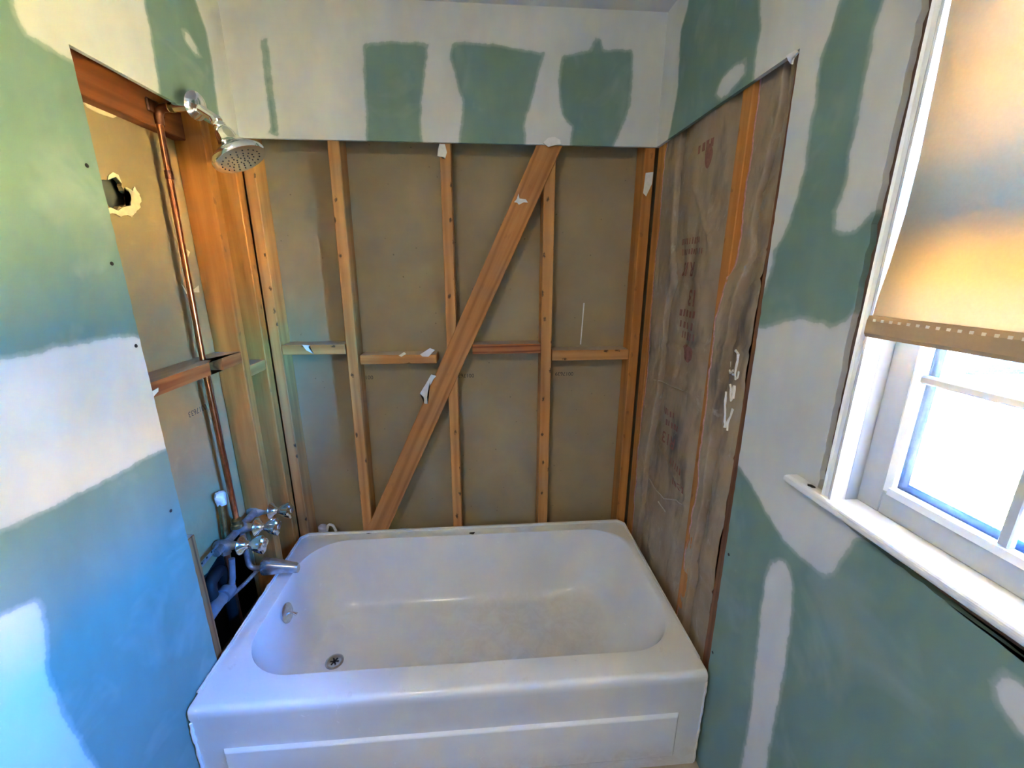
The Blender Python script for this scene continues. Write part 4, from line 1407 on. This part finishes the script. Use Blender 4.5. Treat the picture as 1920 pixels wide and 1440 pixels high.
def hem():
    V, F = [], []
    ny = 40
    sec = [(-0.004, 1.470), (-0.006, 1.462), (-0.006, 1.442), (-0.003, 1.436), (0.003, 1.436), (0.006, 1.442), (0.006, 1.462), (0.003, 1.470)]
    for i in range(ny+1):
        y = -1.074+(-1.617+1.074)*i/ny
        for (dx_, z) in sec:
            V.append((blind_x(y, z)+dx_, y, z))
    m = len(sec)
    for i in range(ny):
        for k in range(m):
            F.append((i*m+k, i*m+(k+1) % m, (i+1)*m+(k+1) % m, (i+1)*m+k))
    F.append(tuple(range(m))[::-1])
    F.append(tuple(ny*m+k for k in range(m)))
    o = mesh('hem', V, F, MAT['hem'], rb)
    return o
hm = hem()
hm['label'] = 'darker doubled hem with a row of small pale squares'
ed = None
for i in range(40):
    y = -1.087-0.0133*i
    if y < -1.612: break
    if ed is None:
        q = box('stitch_square', -0.0006, 0.0006, -0.0022, 0.0022, -0.002, 0.002, MAT['eyelet'])
        ed = q.data
    else:
        q = bpy.data.objects.new('stitch_square', ed)
        COL.objects.link(q)
    q.parent = hm
    q.location = (blind_x(y, 1.464)-0.0062, y, 1.464) if False else (blind_x(y, 1.4635)-0.0060-hm.location.x, y, 1.4635)
tube('roller', [(1.489, -1.07, 2.05), (1.489, -1.62, 2.05)], 0.014, MAT['vinyl'], rb, n=18)

# ------------------------------------------------------------------ ceiling lamp added behind the viewer to lift the room's brightness
cl = empty('added_fill_light', (0.36, -2.10, ZC))
tag(cl, 'round frosted fill light added on the ceiling behind the viewer', 'fill_lamp')
lathe('base', [(0.150, 0.0005), (0.150, 0.020), (0.140, 0.026), (0.10, 0.028)], (0.36, -2.10, ZC), (0, 0, -1), MAT['white'], cl, n=32)
lathe('frosted_dome', [(0.135, 0.026), (0.130, 0.050), (0.110, 0.075), (0.075, 0.094), (0.030, 0.103), (0.001, 0.104)], (0.36, -2.10, ZC), (0, 0, -1), MAT['fill_lamp'], cl, n=32)

# ------------------------------------------------------------------ loose scraps of plaster and paper
def scrap(pts, ax, a, b, label, name='plaster_scrap', mat='plaster', parent=None, cat='plaster scrap'):
    o = prism(name, pts, ax, a, b, MAT[mat])
    return tag(o, label, cat, 'plaster and paper scraps on the framing')
scrap([(0.703,1.981),(0.723,1.981),(0.729,1.955),(0.721,1.932),(0.715,1.940),(0.705,1.939),(0.694,1.942),(0.697,1.963)], 1, -0.002, 0.0025, 'white plaster blob at the top of the stud in the middle')
scrap([(0.63,1.119),(0.651,1.112),(0.637,1.096),(0.615,1.055),(0.607,1.02),(0.61,0.991),(0.596,0.992),(0.595,1.02),(0.579,1.037),(0.603,1.074)], 1, -0.008, -0.0045, 'torn white paper strip hanging on the diagonal brace', 'paper_scrap', cat='paper scrap')
scrap([(0.125,1.249),(0.153,1.247),(0.148,1.237),(0.165,1.211),(0.138,1.227)], 1, -0.002, 0.0005, 'white hook-shaped paper scrap on the block next to the left corner', 'paper_scrap', cat='paper scrap')
scrap([(0.588,1.203),(0.63,1.229),(0.649,1.22),(0.622,1.193),(0.598,1.194)], 1, 0.0, 0.0045, 'white paper flap at the end of the block left of the brace', 'paper_scrap', cat='paper scrap')
scrap([(0.501,1.200),(0.524,1.214),(0.532,1.206),(0.512,1.194)], 1, 0.0, 0.0045, 'small white crumb on the block left of the brace')
scrap([(1.482,1.898),(1.511,1.902),(1.510,1.86),(1.491,1.816),(1.478,1.827)], 1, -0.0015, 0.001, 'white plaster patch high on the right corner stud')
scrap([(0.976,1.788),(0.986,1.799),(0.992,1.818),(0.996,1.801),(1.021,1.798),(1.029,1.787),(1.013,1.788),(0.994,1.779),(0.988,1.786)], 1, -0.0065, -0.0045, 'white chalky scrape across the upper diagonal brace')
scrap([(1.285,1.402),(1.290,1.402),(1.2825,1.221),(1.2785,1.221)], 1, 0.0865, 0.0895, 'thin white plaster streak on the board above the rightmost block')
scrap([(-0.644,1.233),(-0.626,1.24),(-0.601,1.244),(-0.604,1.235),(-0.62,1.228),(-0.634,1.218),(-0.629,1.201),(-0.640,1.199),(-0.643,1.215)], 0, -0.0015, 0.002, 'torn white paper on the notched block at the drywall edge', 'paper_scrap', cat='paper scrap')
scrap([(1.081,1.989),(1.1,2.006),(1.124,2.009),(1.144,2.0),(1.148,1.986),(1.124,1.982),(1.101,1.976)], 1, -0.017, -0.0125, 'curled white paper at the drywall edge above the diagonal brace', 'paper_scrap', cat='paper scrap')
scrap([(-0.700,1.986),(-0.728,1.984),(-0.734,1.977),(-0.722,1.972),(-0.720,1.962),(-0.710,1.972)], 0, 1.508, 1.513, 'white torn paper at the top corner of the right drywall opening', 'paper_scrap', cat='paper scrap')

# ------------------------------------------------------------------ outside the window
GZ = -0.6
def ground():
    n = 60
    V, F = [], []
    for j in range(n+1):
        for i in range(n+1):
            x = 1.7+(40-1.7)*(i/n)**1.6
            y = -25+50*j/n
            V.append((x, y, GZ+0.03*noise.noise(Vector((x*0.8, y*0.8, 0)))))
    for j in range(n):
        for i in range(n):
            a = j*(n+1)+i
            F.append((a, a+1, a+n+2, a+n+1))
    o = mesh('ground', V, F, MAT['grass'], None, True)
    return tag(o, 'sunlit dry lawn outside the window', kind='structure')
ground()
def tufts():
    rr_ = random.Random(3)
    V, F = [], []
    for _ in range(9000):
        x, y = rr_.uniform(2.6, 6.6), rr_.uniform(-0.8, 3.4)
        h = rr_.uniform(0.015, 0.05)
        a = rr_.uniform(0, math.pi)
        dx_, dy_ = 0.006*math.cos(a), 0.006*math.sin(a)
        k = len(V)
        z = GZ+0.03*noise.noise(Vector((x*0.8, y*0.8, 0)))-0.004
        V += [(x-dx_, y-dy_, z), (x+dx_, y+dy_, z), (x+rr_.uniform(-.02, .02), y+rr_.uniform(-.02, .02), z+h)]
        F.append((k, k+1, k+2))
    o = mesh('lawn_grass', V, F, MAT['grass_blade'])
    tag(o, 'short dry grass blades of the lawn', 'grass', kind='stuff')
tufts()
# low brick garden wall with pale coping
gw = empty('garden_wall', (6.9, 2.3, GZ))
tag(gw, 'low red brick garden wall with pale coping beyond the lawn', 'wall')
GWX0, GWX1, GWY0, GWY1 = 6.76, 6.98, 2.12, 3.7
box('mortar_core', GWX0+0.008, GWX1-0.008, GWY0+0.008, GWY1-0.008, GZ-0.1, GZ+0.49, MAT['mortar'], gw)
bd = None
for r in range(6):
    z = GZ+0.005+r*0.081
    k = 0
    y = GWY0-(0.105 if r % 2 else 0.0)
    while y < GWY1-0.02:
        a, b = max(y, GWY0), min(y+0.2, GWY1)
        if b-a > 0.05:
            if b-a > 0.19 and bd is not None:
                q = bpy.data.objects.new('brick', bd)
                COL.objects.link(q)
            else:
                q = box('brick', -0.110, 0.110, 0, b-a, 0, 0.069, MAT['brick'], None, 0.004)
                if b-a > 0.19: bd = q.data
            q.parent = gw
            q.matrix_parent_inverse = Matrix.Translation(-Vector(gw.location))
            q.location = (6.87+random.uniform(-0.004, 0.004), a, z)
        y += 0.212
box('coping', GWX0-0.05, GWX1+0.35, GWY0-0.02, GWY1+0.03, GZ+0.49, GZ+0.56, MAT['concrete'], gw, 0.01)
pp = empty('gate_pier', (6.85, 1.95, GZ))
tag(pp, 'tan concrete pier at the end of the brick garden wall', 'pier')
box('shaft', 6.70, 6.98, 1.72, 2.10, GZ-0.05, GZ+0.50, MAT['tan_block'], pp, 0.012)
box('cap', 6.66, 7.02, 1.68, 2.115, GZ+0.501, GZ+0.57, MAT['concrete'], pp, 0.012)
def rock(x, y, rx, ry, rz, seed, label):
    bm = bmesh.new()
    bmesh.ops.create_icosphere(bm, subdivisions=3, radius=1)
    for v in bm.verts:
        k = 1+0.28*noise.noise(v.co*1.3+Vector((seed, 0, 0)))+0.1*noise.noise(v.co*4+Vector((0, seed, 0)))
        v.co = Vector((v.co.x*rx*k, v.co.y*ry*k, v.co.z*rz*k))+Vector((x, y, GZ+rz*0.45))
    o = from_bm('garden_stone', bm, MAT['stone'], None, True)
    tag(o, label, 'stone', 'stones at the foot of the garden wall')
rock(6.50, 2.28, 0.12, 0.20, 0.13, 1.2, 'rounded pale stone in front of the brick garden wall')
rock(6.55, 2.80, 0.12, 0.22, 0.10, 5.2, 'flat pale stone left of the rounded one by the brick wall')
# neighbouring brick house
nh = empty('brick_house', (13.5, 9.0, GZ))
tag(nh, 'brick corner of the neighbouring house beyond the garden wall', 'house')
box('wall', 11.2, 18.0, 6.05, 14.0, GZ-0.1, 3.1, MAT['brick_far'], nh)
prism('roof', [(5.7, 3.1), (14.4, 3.1), (10.0, 5.2)], 0, 10.9, 18.3, MAT['roof'], nh)
ph = empty('pale_house', (17, -2.0, GZ))
tag(ph, 'long pale house with a low roof across the lawn', 'house')
box('wall', 14.5, 21.0, -10.0, 5.0, GZ-0.1, 3.0, MAT['concrete'], ph)
prism('roof', [(14.0, 3.0), (21.5, 3.0), (17.7, 5.0)], 1, -10.4, 5.3, MAT['roof'], ph)
for yy in (-8.2, -5.2, -2.2, 0.8, 3.0):
    f_ = box('window', 14.44, 14.52, yy, yy+1.1, 0.5, 1.9, MAT['white'], ph)
    box('pane', 14.42, 14.445, yy+0.08, yy+1.02, 0.58, 1.82, MAT['spacer'], f_)
for yy in (7.6, 10.4):
    f_ = box('window', 11.14, 11.22, yy, yy+1.0, 0.7, 2.1, MAT['white'], nh)
    box('pane', 11.12, 11.145, yy+0.07, yy+0.93, 0.77, 2.03, MAT['spacer'], f_)
